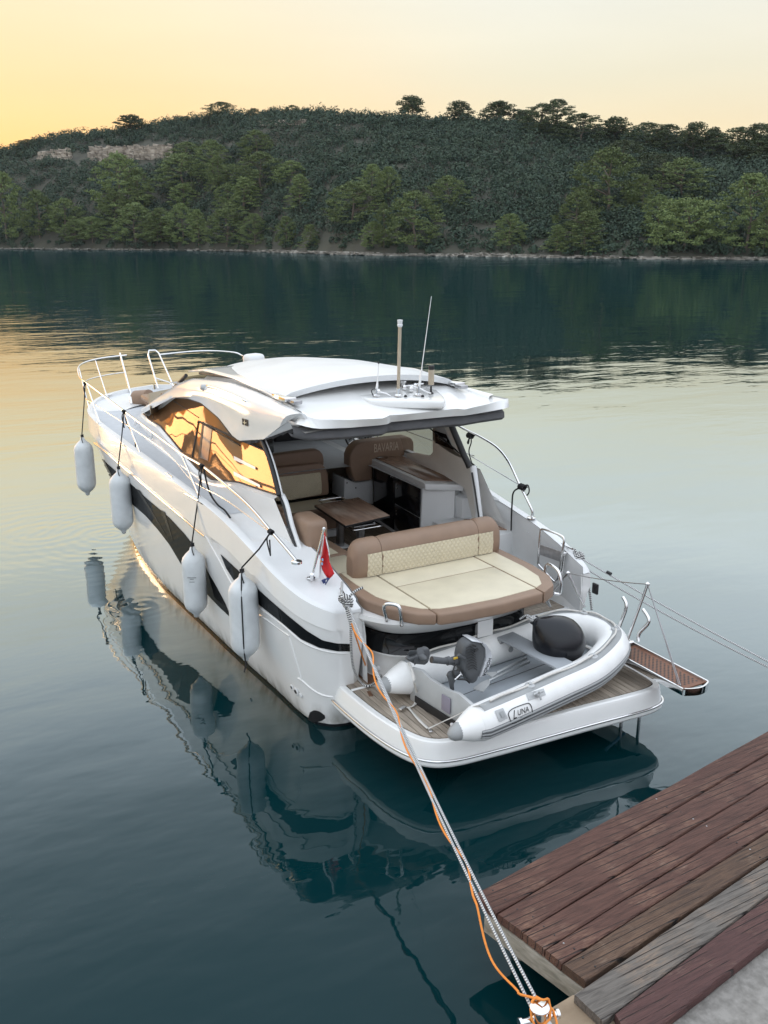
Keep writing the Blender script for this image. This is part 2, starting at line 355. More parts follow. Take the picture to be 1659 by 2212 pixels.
# ------------------------------------------------------------------ water
def water():
    m_ = bpy.data.materials.new('sea_water'); m_.use_nodes = True; nt = m_.node_tree; N = nt.nodes; L = nt.links
    b = N['Principled BSDF']
    b.inputs['Base Color'].default_value = (.007, .029, .032, 1); b.inputs['Roughness'].default_value = .012; b.inputs['IOR'].default_value = 1.40
    tc = N.new('ShaderNodeTexCoord')
    def mm(op, x, y=0, z=None):
        n = N.new('ShaderNodeMath'); n.operation = op
        for i, v in enumerate((x, y, z)):
            if v is None: continue
            if hasattr(v, 'links'): L.new(v, n.inputs[i])
            else: n.inputs[i].default_value = v
        return n.outputs[0]
    def noise(scale, det, stretch=(1, 1, 1), rot=0, dist=0):
        mp = N.new('ShaderNodeMapping'); mp.inputs['Scale'].default_value = stretch; mp.inputs['Rotation'].default_value = (0, 0, rot)
        L.new(tc.outputs['Object'], mp.inputs[0])
        n = N.new('ShaderNodeTexNoise'); n.inputs['Scale'].default_value = scale; n.inputs['Detail'].default_value = det; n.inputs['Distortion'].default_value = dist
        L.new(mp.outputs[0], n.inputs[0]); return n.outputs[0]
    # crests lie roughly across the view
    rot = -math.radians(-29.6)
    big = noise(.22, 2, (.55, 1, 1), rot); mid = noise(.9, 2.0, (.42, 1, 1), rot+.25, .4); sm = noise(2.8, 2, (.55, 1, 1), rot-.2)
    # calm and ruffled patches
    patch = noise(.06, 3, (.4, 1, 1), rot)
    pr = N.new('ShaderNodeMapRange'); pr.interpolation_type = 'SMOOTHSTEP'; pr.inputs[1].default_value = .38; pr.inputs[2].default_value = .62; pr.inputs[3].default_value = .35; pr.inputs[4].default_value = 1.0
    L.new(patch, pr.inputs[0])
    h = mm('MULTIPLY', big, .050)
    h = mm('ADD', h, mm('MULTIPLY', mm('MULTIPLY', mid, .022), pr.outputs[0]))
    h = mm('ADD', h, mm('MULTIPLY', mm('MULTIPLY', sm, .0062), pr.outputs[0]))
    fine = noise(7.0, 2, (.35, 1, 1), rot+.1); h = mm('ADD', h, mm('MULTIPLY', mm('MULTIPLY', fine, .0011), pr.outputs[0]))
    # drip rings beside the bow fenders
    for (cx, cy, lam, amp, rad) in RINGS:
        v = N.new('ShaderNodeVectorMath'); v.operation = 'DISTANCE'; L.new(tc.outputs['Object'], v.inputs[0]); v.inputs[1].default_value = (cx, cy, 0)
        d = v.outputs['Value']
        wob = noise(1.1, 2)
        dd = mm('ADD', d, mm('MULTIPLY', wob, .42))
        s = mm('SINE', mm('MULTIPLY', dd, 2*PI/lam)); e = mm('EXPONENT', mm('MULTIPLY', mm('MULTIPLY', d, d), -1/(rad*rad)))
        h = mm('ADD', h, mm('MULTIPLY', mm('MULTIPLY', s, e), amp))
    bp = N.new('ShaderNodeBump'); bp.inputs['Strength'].default_value = 1; bp.inputs['Distance'].default_value = 1; L.new(h, bp.inputs['Height'])
    # body colour under a mirror-like surface whose strength follows the angle of view
    N.remove(b); df = N.new('ShaderNodeBsdfDiffuse'); df.inputs[0].default_value = (.0010, .0175, .0210, 1)
    gl = N.new('ShaderNodeBsdfGlossy'); gl.inputs['Roughness'].default_value = .015; gl.inputs['Color'].default_value = (.89, .975, 1, 1)
    L.new(bp.outputs[0], gl.inputs['Normal']); lw = N.new('ShaderNodeLayerWeight'); lw.inputs['Blend'].default_value = .5; L.new(bp.outputs[0], lw.inputs['Normal'])
    cr = N.new('ShaderNodeFloatCurve'); c = cr.mapping.curves[0]; c.points[0].location = (0, .012); c.points[-1].location = (1, .50)
    for x, y in ((.22, .016), (.31, .021), (.38, .034), (.46, .078), (.535, .18), (.63, .40), (.79, .72), (.85, .68), (.91, .52)): c.points.new(x, y)
    cr.mapping.update(); L.new(lw.outputs['Facing'], cr.inputs['Value'])
    mx = N.new('ShaderNodeMixShader'); L.new(cr.outputs[0], mx.inputs[0]); L.new(df.outputs[0], mx.inputs[1]); L.new(gl.outputs[0], mx.inputs[2]); L.new(mx.outputs[0], N['Material Output'].inputs[0])
    return m_
_r1 = at(238, 1156, z=0); _r2 = at(306, 1309, z=0)
RINGS = [(_r1.x, _r1.y, .24, .0014, 1.9), (_r1.x-1.1, _r1.y+.9, .33, .0012, 2.0), (_r2.x, _r2.y, .19, .0011, .55)]
M['water'] = water()
def sheet(name, z, r, mat_, n=1):
    me = mesh(name, [(-r, -r, z), (r, -r, z), (r, r, z), (-r, r, z)], [(0, 1, 2, 3)], 0)
    return obj(name, me, mat_, None, kind='structure')
sheet('water', 0, 2500, M['water'])
# ------------------------------------------------------------------ far shore
def interp(x, pts):
    if x <= pts[0][0]: return pts[0][1]
    for (a, b), (c, d) in zip(pts, pts[1:]):
        if x <= c: return b+(d-b)*(x-a)/(c-a)
    return pts[-1][1]
SHORE = [(-2500, 545), (-1200, 540), (-300, 537), (0, 538), (200, 540), (400, 541), (580, 545), (800, 552), (1000, 554), (1200, 557), (1400, 560), (1659, 562), (2100, 568), (2800, 585), (4200, 600)]
RIDGE = [(-2500, 505), (-1200, 503), (-700, 490), (-400, 440), (-150, 372), (0, 330), (60, 312), (150, 290), (250, 277), (330, 268), (400, 258), (470, 245), (500, 240), (560, 244), (640, 238), (760, 242), (860, 246), (940, 250), (1060, 258), (1180, 268), (1300, 283), (1400, 290), (1480, 306), (1560, 318), (1620, 305), (1700, 296), (2000, 300), (2500, 330), (3300, 400), (4200, 470)]
def vnoise(x, y, s):
    return math.sin(x*s+1.3*math.sin(y*s*.7))*math.cos(y*s*1.1+.9*math.sin(x*s*.6))
def hill_pt(x, v):
    """x: bearing as picture column, v: 0 waterline, 1 ridge, 2 far side"""
    S = at(x, interp(x, SHORE), z=0); d = (S-CAM); d.z = 0; D = d.length; d.normalize()
    W = 135 if x > 0 else 135+min(60, -x*.05)
    R = D+W; ez = ray(x, interp(x, RIDGE)); hr = CAM.z+ez.z/math.hypot(ez.x, ez.y)*R - 3.2
    hr = max(hr, 3)
    if v <= 1:
        t = max(v, 0); h = hr*(1-(1-t)**1.35)*(.86+.14*t)
        h = h + (1-t)*min(t*6, 1)*.8
    else: h = hr*(1-.35*(v-1)**1.3)
    P = CAM + d*(D+W*v); n = vnoise(P.x, P.y, .045)*2.2+vnoise(P.x, P.y, .13)*.9
    h += n*min(1, max(0, v)*4)*(1 if v < .9 else .25)
    if v <= 0: h = v*6-.02
    return V((P.x, P.y, h))
M['soil'] = mat('dark_hill_soil', (.055, .055, .038), .95, vary=.4, vscale=.15)
M['rock'] = mat('pale_limestone', (.40, .35, .28), .9, vary=.45, vscale=.8, bump=.3, bscale=.8, dark=(.15, .125, .10), stretch=(.25, .25, 1.6))
M['shorerock'] = mat('shore_limestone', (.36, .34, .30), .9, vary=.5, vscale=.5, bump=.05, bscale=2, dark=(.13, .12, .10))
xs = list(np.linspace(-2500, 4200, 190)); vsr = [-.12, -.03, 0, .03, .07]+list(np.linspace(.12, 1, 24))+[1.15, 1.5, 2.0, 2.6]
rows = [[hill_pt(x, v) for x in xs] for v in vsr]
hill = loft('hill', rows, M['soil'], None, 180, kind='structure')
HB = BVHTree.FromPolygons([v.co for v in hill.data.vertices], [tuple(p.vertices) for p in hill.data.polygons])
def hill_hit(x, y):
    r = ray(x, y).normalized(); h = HB.ray_cast(CAM, r, 3000)
    return h[0]
def leafmat(name, c1, c2, c3=None):
    m_ = bpy.data.materials.new(name); m_.use_nodes = True; nt = m_.node_tree; N = nt.nodes; L = nt.links
    b = N['Principled BSDF']; b.inputs['Roughness'].default_value = .75; b.inputs['Specular IOR Level'].default_value = .2
    g = N.new('ShaderNodeNewGeometry'); r = N.new('ShaderNodeValToRGB'); r.color_ramp.elements[0].color = (*c1, 1); r.color_ramp.elements[1].color = (*c2, 1)
    L.new(g.outputs['Random Per Island'], r.inputs[0])
    tc = N.new('ShaderNodeTexCoord'); no = N.new('ShaderNodeTexNoise'); no.inputs['Scale'].default_value = .22 if c3 else .35; no.inputs['Detail'].default_value = 4
    L.new(g.outputs['Position'], no.inputs[0])
    mr_ = N.new('ShaderNodeMapRange'); mr_.inputs[1].default_value = .35; mr_.inputs[2].default_value = .65; L.new(no.outputs[0], mr_.inputs[0])
    mx = N.new('ShaderNodeMix'); mx.data_type = 'RGBA'; L.new(mr_.outputs[0], mx.inputs[0]); L.new(r.outputs[0], mx.inputs[6]); mx.inputs[7].default_value = (*(c3 or c2), 1)
    sc = N.new('ShaderNodeMath'); sc.operation = 'MULTIPLY'; sc.inputs[1].default_value = .8; L.new(mr_.outputs[0], sc.inputs[0]); L.new(sc.outputs[0], mx.inputs[0])
    oi = N.new('ShaderNodeObjectInfo'); hs = N.new('ShaderNodeHueSaturation'); L.new(mx.outputs[2], hs.inputs['Color'])
    vr = N.new('ShaderNodeMapRange'); vr.inputs[3].default_value = .75; vr.inputs[4].default_value = 1.25; L.new(oi.outputs['Random'], vr.inputs[0]); L.new(vr.outputs[0], hs.inputs['Value'])
    L.new(hs.outputs[0], b.inputs['Base Color'])
    return m_
M['macchia'] = leafmat('scrub_leaves', (.020, .040, .029), (.036, .062, .042), (.060, .086, .054))
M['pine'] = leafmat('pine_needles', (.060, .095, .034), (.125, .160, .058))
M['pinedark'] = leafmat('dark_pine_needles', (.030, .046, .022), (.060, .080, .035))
M['bark'] = mat('pine_bark', (.14, .11, .085), .9, vary=.4, vscale=3)
def quads_mesh(name, C, S, aspect=1.0, flat=0.0, r=None, D=None, jit=.55):
    """C: Nx3 centres, S: N sizes, D: outward directions -> one mesh of leaf-clump faces lying roughly over the crown"""
    r = r or rng; n = len(C)
    if D is None: nn_ = r.normal(size=(n, 3))
    else: nn_ = D/np.linalg.norm(D, axis=1)[:, None]+r.normal(size=(n, 3))*jit
    nn_ /= np.linalg.norm(nn_, axis=1)[:, None]
    a = r.normal(size=(n, 3)); a -= nn_*(a*nn_).sum(1)[:, None]; a /= np.linalg.norm(a, axis=1)[:, None]; b = np.cross(nn_, a)
    a = a*S[:, None]*.5; b = b*S[:, None]*.5*aspect
    v = np.stack([C-a-b*.6, C+a*.7-b, C+a+b*.7, C-a*.6+b], 1).reshape(-1, 3)
    me = bpy.data.meshes.new(name); me.vertices.add(4*n); me.vertices.foreach_set('co', v.ravel())
    me.loops.add(4*n); me.loops.foreach_set('vertex_index', np.arange(4*n, dtype=np.int32)); me.polygons.add(n)
    me.polygons.foreach_set('loop_start', np.arange(0, 4*n, 4, dtype=np.int32)); me.polygons.foreach_set('loop_total', np.full(n, 4, dtype=np.int32))
    me.update(calc_edges=True); return me
# scrub on the whole slope: a mass nobody could count
cs, ss, dd_ = [], [], []
def shrub(P, R, hgt, k, s0, s1):
    d = rng.normal(size=(k, 3)); d /= np.linalg.norm(d, axis=1)[:, None]; d[:, 2] = np.where(d[:, 2] < -.25, -d[:, 2], d[:, 2])
    lob = 1+.22*np.sin(d[:, 0]*5+R*9)*np.cos(d[:, 1]*6+R*5)
    cs.append(np.array(P)+d*(rng.uniform(.86, 1.03, size=k)*lob)[:, None]*np.array([R, R, R*hgt])); ss.append(rng.uniform(s0, s1, size=k)); dd_.append(d*np.array([1, 1, 1/hgt]))
for i in range(7000):
    x = rng.uniform(-420, 2080); v = rng.uniform(.014, 1.10)
    P = hill_pt(x, v)
    if 60 < x < 385 and .60 < v < .80:                              # rock band stays bare
        q = px(P)
        if 300 < q[1] < 352: continue
    R = rng.uniform(1.7, 3.1)*(1.0 if v > .08 else .6)*(1.55 if rng.random() < .16 else 1); shrub(P, R, rng.uniform(.85, 1.35), int(40+R*32), .34, .72)
for i in range(420):                                                 # taller growth merging along the ridge
    x = rng.uniform(-200, 1900); P = hill_pt(x, rng.uniform(.90, 1.04)); R = rng.uniform(1.9, 3.4); shrub(P+V((0, 0, R*.3)), R, rng.uniform(1.0, 1.5), int(70+R*40), .34, .72)
for i in range(3500):                                               # the slope goes on outside the picture, coarser
    x = rng.uniform(-2500, -420) if i % 2 else rng.uniform(2080, 4200); P = hill_pt(x, rng.uniform(.04, 1.1)); shrub(P, rng.uniform(3, 5.5), 1, 26, 2.0, 3.2)
me = quads_mesh('hillside_scrub', np.concatenate(cs), np.concatenate(ss), .8, .2, None, np.concatenate(dd_), .38)
obj('hillside_scrub', me, M['macchia'], None, kind='stuff', label='dark green evergreen scrub covering the hill beyond the water', category='scrub')
# pines: crown + trunk variants, copied
def crown_mesh(name, kind, seed):
    r = np.random.default_rng(seed); C, S, DD = [], [], []
    def clump(c, rx, rz, k, s):
        d = r.normal(size=(k, 3)); d /= np.linalg.norm(d, axis=1)[:, None]; d[:, 2] = np.where(d[:, 2] < 0, d[:, 2]*.35, d[:, 2])
        C.append(np.array(c)+d*r.uniform(.6, 1.02, size=(k, 1))*np.array([rx, rx, rz])); S.append(r.uniform(.6, 1.25, size=k)*s); DD.append(d+np.array([0, 0, .25]))
    if kind == 'round':
        for i in range(92):
            t = i/91; z = .08+.86*t; w = .46*math.sin(PI*min(1, (t*.78+.22)))**.6; a = i*2.4+r.uniform(-.5, .5); q = r.uniform(.5, 1.08)*w
            clump((q*math.cos(a), q*math.sin(a), z), r.uniform(.07, .135), r.uniform(.032, .055), 66, .027)
    elif kind == 'tall':
        for i in range(84):
            t = i/83; z = .05+.89*t; w = .36*(1-t)**.6+.03; a = i*2.4+r.uniform(-.4, .4); q = r.uniform(.4, 1.08)*w
            clump((q*math.cos(a), q*math.sin(a), z), r.uniform(.05, .11), r.uniform(.026, .045), 60, .025)
    elif kind == 'wide':
        for i in range(100):
            t = i/99; z = .14+.76*t; w = .66*math.sqrt(max(.05, 1-(t-.25)**2*1.5)); a = i*2.4+r.uniform(-.4, .4); q = r.uniform(.25, 1.05)*w
            clump((q*math.cos(a), q*math.sin(a), z), r.uniform(.09, .18), r.uniform(.04, .065), 74, .033)
    else:                                                            # umbrella, gaps below
        for i in range(48):
            t = i/47; z = .42+.50*t; w = .40*math.sqrt(max(.02, 1-(t-.35)**2*2.2)); a = i*2.4+r.uniform(-.5, .5); q = r.uniform(.2, 1)*w
            clump((q*math.cos(a), q*math.sin(a), z), r.uniform(.08, .15), r.uniform(.06, .10), 80, .034)
    return quads_mesh(name, np.concatenate(C), np.concatenate(S), .7, .35, r, np.concatenate(DD), .5)
def trunk_mesh(seed, kind):
    r = random.Random(seed); parts = []
    top = .85 if kind != 'umbrella' else .62
    P = [V((0, 0, -.04))]+[V((r.uniform(-.03, .03), r.uniform(-.03, .03), top*k/5)) for k in range(1, 6)]
    parts.append(sweep(catmull(P, 2), [.022*(1-.8*i/10) for i in range(11)], 6))
    for k in range(6 if kind != 'umbrella' else 9):
        z = r.uniform(.3, .75)*top/.85+(.08 if kind == 'umbrella' else 0); a = r.uniform(0, 2*PI); L_ = r.uniform(.2, .4)
        parts.append(sweep([V((0, 0, z)), V((L_*.5*math.cos(a), L_*.5*math.sin(a), z+.07)), V((L_*math.cos(a), L_*math.sin(a), z+.16))], [.010, .007, .003], 5))
    vs, fs = [], []
    for a, b, _ in parts: o = len(vs); vs += a; fs += [tuple(i+o for i in f) for f in b]
    return mesh('trunk', vs, fs, 60)
TV = {}
for kind in ('round', 'tall', 'wide', 'umbrella'):
    TV[kind] = [(crown_mesh('crown', kind, 31*s+len(kind)), trunk_mesh(s+5, kind)) for s in range(3 if kind != 'umbrella' else 4)]
ntree = {}
def tree(P, h, w, kind, mt, label, group):
    i = ntree.get(kind, 0); ntree[kind] = i+1
    cm, tm = TV[kind][i % len(TV[kind])]
    e = empty('pine_tree', P, label, 'tree', group)
    base = {'round': .80, 'tall': .64, 'wide': 1.25, 'umbrella': .72}[kind]
    for nm, me_, m_ in (('crown', cm, mt), ('trunk', tm, M['bark'])):
        if not me_.materials: me_.materials.append(m_)
        o = bpy.data.objects.new(nm, me_); COL.objects.link(o); o.parent = e
        if nm == 'crown': o.material_slots[0].link = 'OBJECT'; o.material_slots[0].material = m_
    e.scale = (w/base, w/base, h); e.rotation_euler = (0, 0, (i*2.4) % 6.28)
    return e
# (column, top row, foot row, width) in the photograph
T7 = [(30,420,670,130,'round'),(175,480,650,115,'round'),(290,505,640,110,'round'),(525,330,560,165,'round'),(600,380,540,110,'round'),(810,250,330,125,'round'),(790,310,450,165,'round'),(920,255,400,115,'round'),(945,315,450,95,'tall'),(1110,205,315,115,'round'),(1130,305,450,165,'round'),(1010,345,430,110,'round'),(795,430,520,100,'round'),(1060,410,560,140,'tall'),(1300,395,530,110,'tall'),(1260,330,420,120,'round'),(400,570,668,120,'wide'),(590,525,672,150,'round'),(700,540,674,100,'round'),(790,525,678,110,'round'),(860,545,680,90,'tall'),(980,540,684,150,'round'),(1100,560,686,100,'round'),(1530,430,600,190,'round'),(1610,350,480,95,'round'),(1610,590,692,80,'round'),(1240,570,690,75,'round'),(1340,600,692,80,'tall'),(330,585,668,80,'round'),(990,430,540,100,'round'),(500,470,600,100,'round'),(680,560,674,90,'round')]
T8 = [(20,360,490,80,'round'),(130,475,690,190,'round'),(275,400,530,130,'round'),(960,310,565,220,'round'),(830,470,645,135,'round'),(870,555,712,150,'tall'),(745,605,712,90,'tall'),(1110,405,560,80,'round'),(1280,335,490,180,'round'),(1180,490,650,110,'round'),(1300,505,708,260,'wide'),(1560,430,708,200,'round'),(540,560,690,110,'round'),(0,520,692,70,'round'),(1640,560,712,100,'round')]
slope = [(.5*a, 189+.5*b, 189+.5*c, .5*w, k) for a, b, c, w, k in T7]+[(829.5+.5*a, 189+.5*b, 189+.5*c, .5*w, k) for a, b, c, w, k in T8]
slope.sort(key=lambda t: t[0])
KW = {'round': 'rounded', 'tall': 'narrow pointed', 'wide': 'broad spreading'}
def where(x):
    return 'far left of the hill' if x < 200 else 'left part of the hill' if x < 560 else 'middle of the hill' if x < 1000 else 'right part of the hill' if x < 1350 else 'far right of the hill'
from collections import defaultdict
seen = defaultdict(int)
def ordinal(i): return ['first', 'second', 'third', 'fourth', 'fifth', 'sixth', 'seventh', 'eighth', 'ninth', 'tenth', 'eleventh', 'twelfth', 'thirteenth', 'fourteenth', 'fifteenth', 'sixteenth', 'seventeenth', 'eighteenth', 'nineteenth', 'twentieth', 'twenty-first', 'twenty-second', 'twenty-third', 'twenty-fourth'][i]
for (x, yt, yb, w, k) in slope:
    P = hill_hit(x, yb) or hill_hit(x, yb+3)
    if P is None: continue
    D = (P-CAM).length; sc = D/FPX*1.04; h = (yb-yt)*sc*1.05; wd = w*sc*1.1
    lv = 'at the waterline' if yb > 515 else 'low on the slope' if yb > 440 else 'high on the slope'
    key = (k, where(x), lv); i = seen[key]; seen[key] += 1
    tree(P-V((0, 0, .3)), h, wd, k, M['pine'], f'{ordinal(i)} {KW[k]} green pine {lv}, {where(x)}', 'yellow-green pines on the hillside')
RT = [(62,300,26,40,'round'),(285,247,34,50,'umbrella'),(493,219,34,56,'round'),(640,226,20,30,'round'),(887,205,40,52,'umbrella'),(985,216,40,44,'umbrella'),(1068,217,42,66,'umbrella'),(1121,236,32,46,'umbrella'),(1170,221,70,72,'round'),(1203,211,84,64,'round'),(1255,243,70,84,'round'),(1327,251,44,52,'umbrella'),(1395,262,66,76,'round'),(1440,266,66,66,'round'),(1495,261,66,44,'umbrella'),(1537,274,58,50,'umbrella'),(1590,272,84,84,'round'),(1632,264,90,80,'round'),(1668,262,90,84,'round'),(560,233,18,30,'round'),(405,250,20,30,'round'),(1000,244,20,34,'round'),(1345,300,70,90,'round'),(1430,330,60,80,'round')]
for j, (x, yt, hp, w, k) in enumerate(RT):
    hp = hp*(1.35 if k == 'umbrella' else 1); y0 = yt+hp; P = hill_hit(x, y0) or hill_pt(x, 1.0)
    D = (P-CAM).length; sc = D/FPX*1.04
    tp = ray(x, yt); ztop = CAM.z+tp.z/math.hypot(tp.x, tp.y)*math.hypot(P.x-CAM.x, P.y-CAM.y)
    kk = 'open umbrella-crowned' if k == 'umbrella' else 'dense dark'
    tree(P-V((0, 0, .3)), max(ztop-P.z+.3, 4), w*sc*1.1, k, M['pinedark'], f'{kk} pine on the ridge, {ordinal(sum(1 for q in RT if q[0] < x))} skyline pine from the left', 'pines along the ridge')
# rock ledges: broken bedded blocks
def ledge(name, x0, x1, ys, yb, label, n=26, seed=1, category='rock ledge'):
    r = random.Random(seed); parts = []
    for i in range(n):
        for j in range(3):
            x = x0+(x1-x0)*(i+r.uniform(.1, .9))/n; t = (j+.5)/3; y = ys(x)*(1-t)+yb(x)*t+r.uniform(-2, 2)
            P = hill_hit(x, y)
            if P is None: continue
            D = (P-CAM).length; sc = D/FPX; wv = (x1-x0)/n*sc*r.uniform(.9, 1.9); hv = abs(yb(x)-ys(x))/3*sc*r.uniform(.8, 1.5)
            Mx = Matrix.Translation(P+V((0, 0, hv*.2))) @ Matrix.Rotation(-math.radians(29.6)+r.uniform(-.2, .2), 4, 'Z') @ Matrix.Rotation(r.uniform(-.06, .06), 4, 'Y')
            bm = bmesh.new(); bmesh.ops.create_cube(bm, size=1); bmesh.ops.scale(bm, vec=(wv, r.uniform(2, 4), hv), verts=bm.verts)
            for v in bm.verts: v.co += V((r.uniform(-.2, .2)*wv*.5, r.uniform(-.4, .4), r.uniform(-.15, .15)*hv))
            bmesh.ops.subdivide_edges(bm, edges=bm.edges, cuts=1, use_grid_fill=True)
            for v in bm.verts: v.co += V((r.uniform(-.1, .1), r.uniform(-.1, .1), r.uniform(-.08, .08)))*hv*1.2
            bmesh.ops.transform(bm, matrix=Mx, verts=bm.verts)
            parts.append(([v.co.copy() for v in bm.verts], [tuple(v.index for v in f.verts) for f in bm.faces])); bm.free()
    o = multi(name, parts, M['rock'], None, 0); thing(o, label, category, 'rock outcrops on the hill'); return o
ledge('rock_ledge', 195, 372, lambda x: 322-(x-195)*.02, lambda x: 349-(x-195)*.02, 'long pale rock ledge high on the left of the hill', 30, 3)
ledge('rock_ledge', 85, 152, lambda x: 332-(x-85)*.12, lambda x: 350-(x-85)*.06, 'short pale rock ledge left of the long ledge', 14, 5)
ledge('rock_ledge', 565, 740, lambda x: 262, lambda x: 272, 'small broken rock outcrop just under the middle ridge', 16, 8)
# shoreline rocks: bedded slabs along the water
parts = []; r = random.Random(4)
for i in range(2600):
    x = r.uniform(-500, 2200) if i > 500 else r.uniform(575, 1150); t = r.random(); big = 1.0 if x < 580 else 1.35
    if 1000 < x < 1160: big = 2.0
    v = .003+.015*t*big; P = hill_pt(x, v); P.z = max(P.z, 0)*.4+.10*big*t
    s = r.uniform(.5, 1.6)*(.5+.4*big); th = r.uniform(.15, .45)*big*.7
    bm = bmesh.new(); bmesh.ops.create_cube(bm, size=1); bmesh.ops.scale(bm, vec=(s*r.uniform(1.3, 2.6), s*1.2, th), verts=bm.verts)
    for w_ in bm.verts: w_.co += V((r.uniform(-.3, .3)*s, r.uniform(-.3, .3)*s, r.uniform(-.2, .2)*th))
    bmesh.ops.transform(bm, matrix=Matrix.Translation(P) @ Matrix.Rotation(-math.radians(29.6)+r.uniform(-.5, .5), 4, 'Z'), verts=bm.verts)
    parts.append(([w_.co.copy() for w_ in bm.verts], [tuple(w_.index for w_ in f.verts) for f in bm.faces])); bm.free()
multi('shoreline_rocks', parts, M['shorerock'], None, 0, kind='stuff', label='band of pale limestone slabs along the far waterline', category='rocks')
# ------------------------------------------------------------------ quay, timber dock
def dockwood(name, c1, c2, c3, hue_v=1.0):
    m_ = bpy.data.materials.new(name); m_.use_nodes = True; nt = m_.node_tree; N = nt.nodes; L = nt.links
    b = N['Principled BSDF']; b.inputs['Roughness'].default_value = .72
    tc = N.new('ShaderNodeTexCoord'); oi = N.new('ShaderNodeObjectInfo')
    mp = N.new('ShaderNodeMapping'); mp.inputs['Scale'].default_value = (1.0, 11, 11); mp.inputs['Rotation'].default_value = (0, 0, -PDIR)
    L.new(tc.outputs['Object'], mp.inputs[0])
    ml = N.new('ShaderNodeMath'); ml.operation = 'MULTIPLY'; ml.inputs[1].default_value = 30; L.new(oi.outputs['Random'], ml.inputs[0])
    ad = N.new('ShaderNodeVectorMath'); ad.operation = 'ADD'; L.new(mp.outputs[0], ad.inputs[0]); L.new(ml.outputs[0], ad.inputs[1])
    def noise(vec, s, d, di=0):
        n = N.new('ShaderNodeTexNoise'); n.inputs['Scale'].default_value = s; n.inputs['Detail'].default_value = d; n.inputs['Distortion'].default_value = di; L.new(vec, n.inputs[0]); return n.outputs[0]
    def ramp(f, pts):
        r_ = N.new('ShaderNodeValToRGB'); e = r_.color_ramp.elements
        while len(e) < len(pts): e.new(.5)
        for i, (p, c) in enumerate(pts): e[i].position = p; e[i].color = (*c, 1)
        L.new(f, r_.inputs[0]); return r_.outputs[0]
    grain = noise(ad.outputs[0], 3.0, 8, 1.2); fine = noise(ad.outputs[0], 11, 6, .4)
    patch = noise(tc.outputs['Object'], 2.4, 5, .5); wear = noise(tc.outputs['Object'], 9, 7)
    base = ramp(grain, [(.3, c1), (.62, c2)])
    def mix(f, a, c):
        n = N.new('ShaderNodeMix'); n.data_type = 'RGBA'; L.new(f, n.inputs[0])
        for k, v in ((6, a), (7, c)):
            if hasattr(v, 'links'): L.new(v, n.inputs[k])
            else: n.inputs[k].default_value = (*v, 1)
        return n.outputs[2]
    def mr_(f, a, c, lo=0, hi=1):
        n = N.new('ShaderNodeMapRange'); n.inputs[1].default_value = a; n.inputs[2].default_value = c; n.inputs[3].default_value = lo; n.inputs[4].default_value = hi; L.new(f, n.inputs[0]); return n.outputs[0]
    def mul(a, c):
        n = N.new('ShaderNodeMath'); n.operation = 'MULTIPLY'; L.new(a, n.inputs[0])
        if hasattr(c, 'links'): L.new(c, n.inputs[1])
        else: n.inputs[1].default_value = c
        return n.outputs[0]
    col = mix(mul(mr_(patch, .48, .68), mr_(fine, .4, .62)), base, c3)
    col = mix(mul(mul(mr_(wear, .56, .80), .55), mul(mr_(patch, .46, .62), mr_(fine, .42, .60))), col, (.26, .20, .155))
    # dark splits along the grain
    sp = N.new('ShaderNodeTexWave'); sp.wave_type = 'BANDS'; sp.bands_direction = 'Y'; sp.inputs['Scale'].default_value = .42; sp.inputs['Distortion'].default_value = 5; sp.inputs['Detail'].default_value = 3; sp.inputs['Detail Scale'].default_value = .6
    L.new(ad.outputs[0], sp.inputs[0])
    crack = mul(mr_(sp.outputs[1], .0, .035, 1, 0), mr_(patch, .40, .55))
    col = mix(crack, col, (.012, .009, .008))
    L.new(col, b.inputs['Base Color'])
    hgt = N.new('ShaderNodeMath'); hgt.operation = 'SUBTRACT'; L.new(fine, hgt.inputs[0]); L.new(crack, hgt.inputs[1])
    bp = N.new('ShaderNodeBump'); bp.inputs['Distance'].default_value = .010; bp.inputs['Strength'].default_value = .9; L.new(hgt.outputs[0], bp.inputs['Height']); L.new(bp.outputs[0], b.inputs['Normal'])
    return m_
ZD = .55
def dk(x, y, z=ZD): return at(x, y, z=z)
a_, b_ = dk(1022, 1930), dk(1659, 1578); PDIR = math.atan2(b_.y-a_.y, b_.x-a_.x)
DW = {'red': dockwood('maroon_stained_dock_wood', (.046, .017, .011), (.094, .040, .028), (.185, .098, .064)),
      'brown': dockwood('brown_dock_wood', (.042, .022, .014), (.095, .052, .031), (.15, .09, .056)),
      'grey': dockwood('grey_bare_dock_wood', (.06, .052, .046), (.14, .125, .11), (.21, .155, .115)),
      'plum': dockwood('plum_stained_dock_wood', (.042, .016, .015), (.076, .031, .028), (.12, .058, .045))}
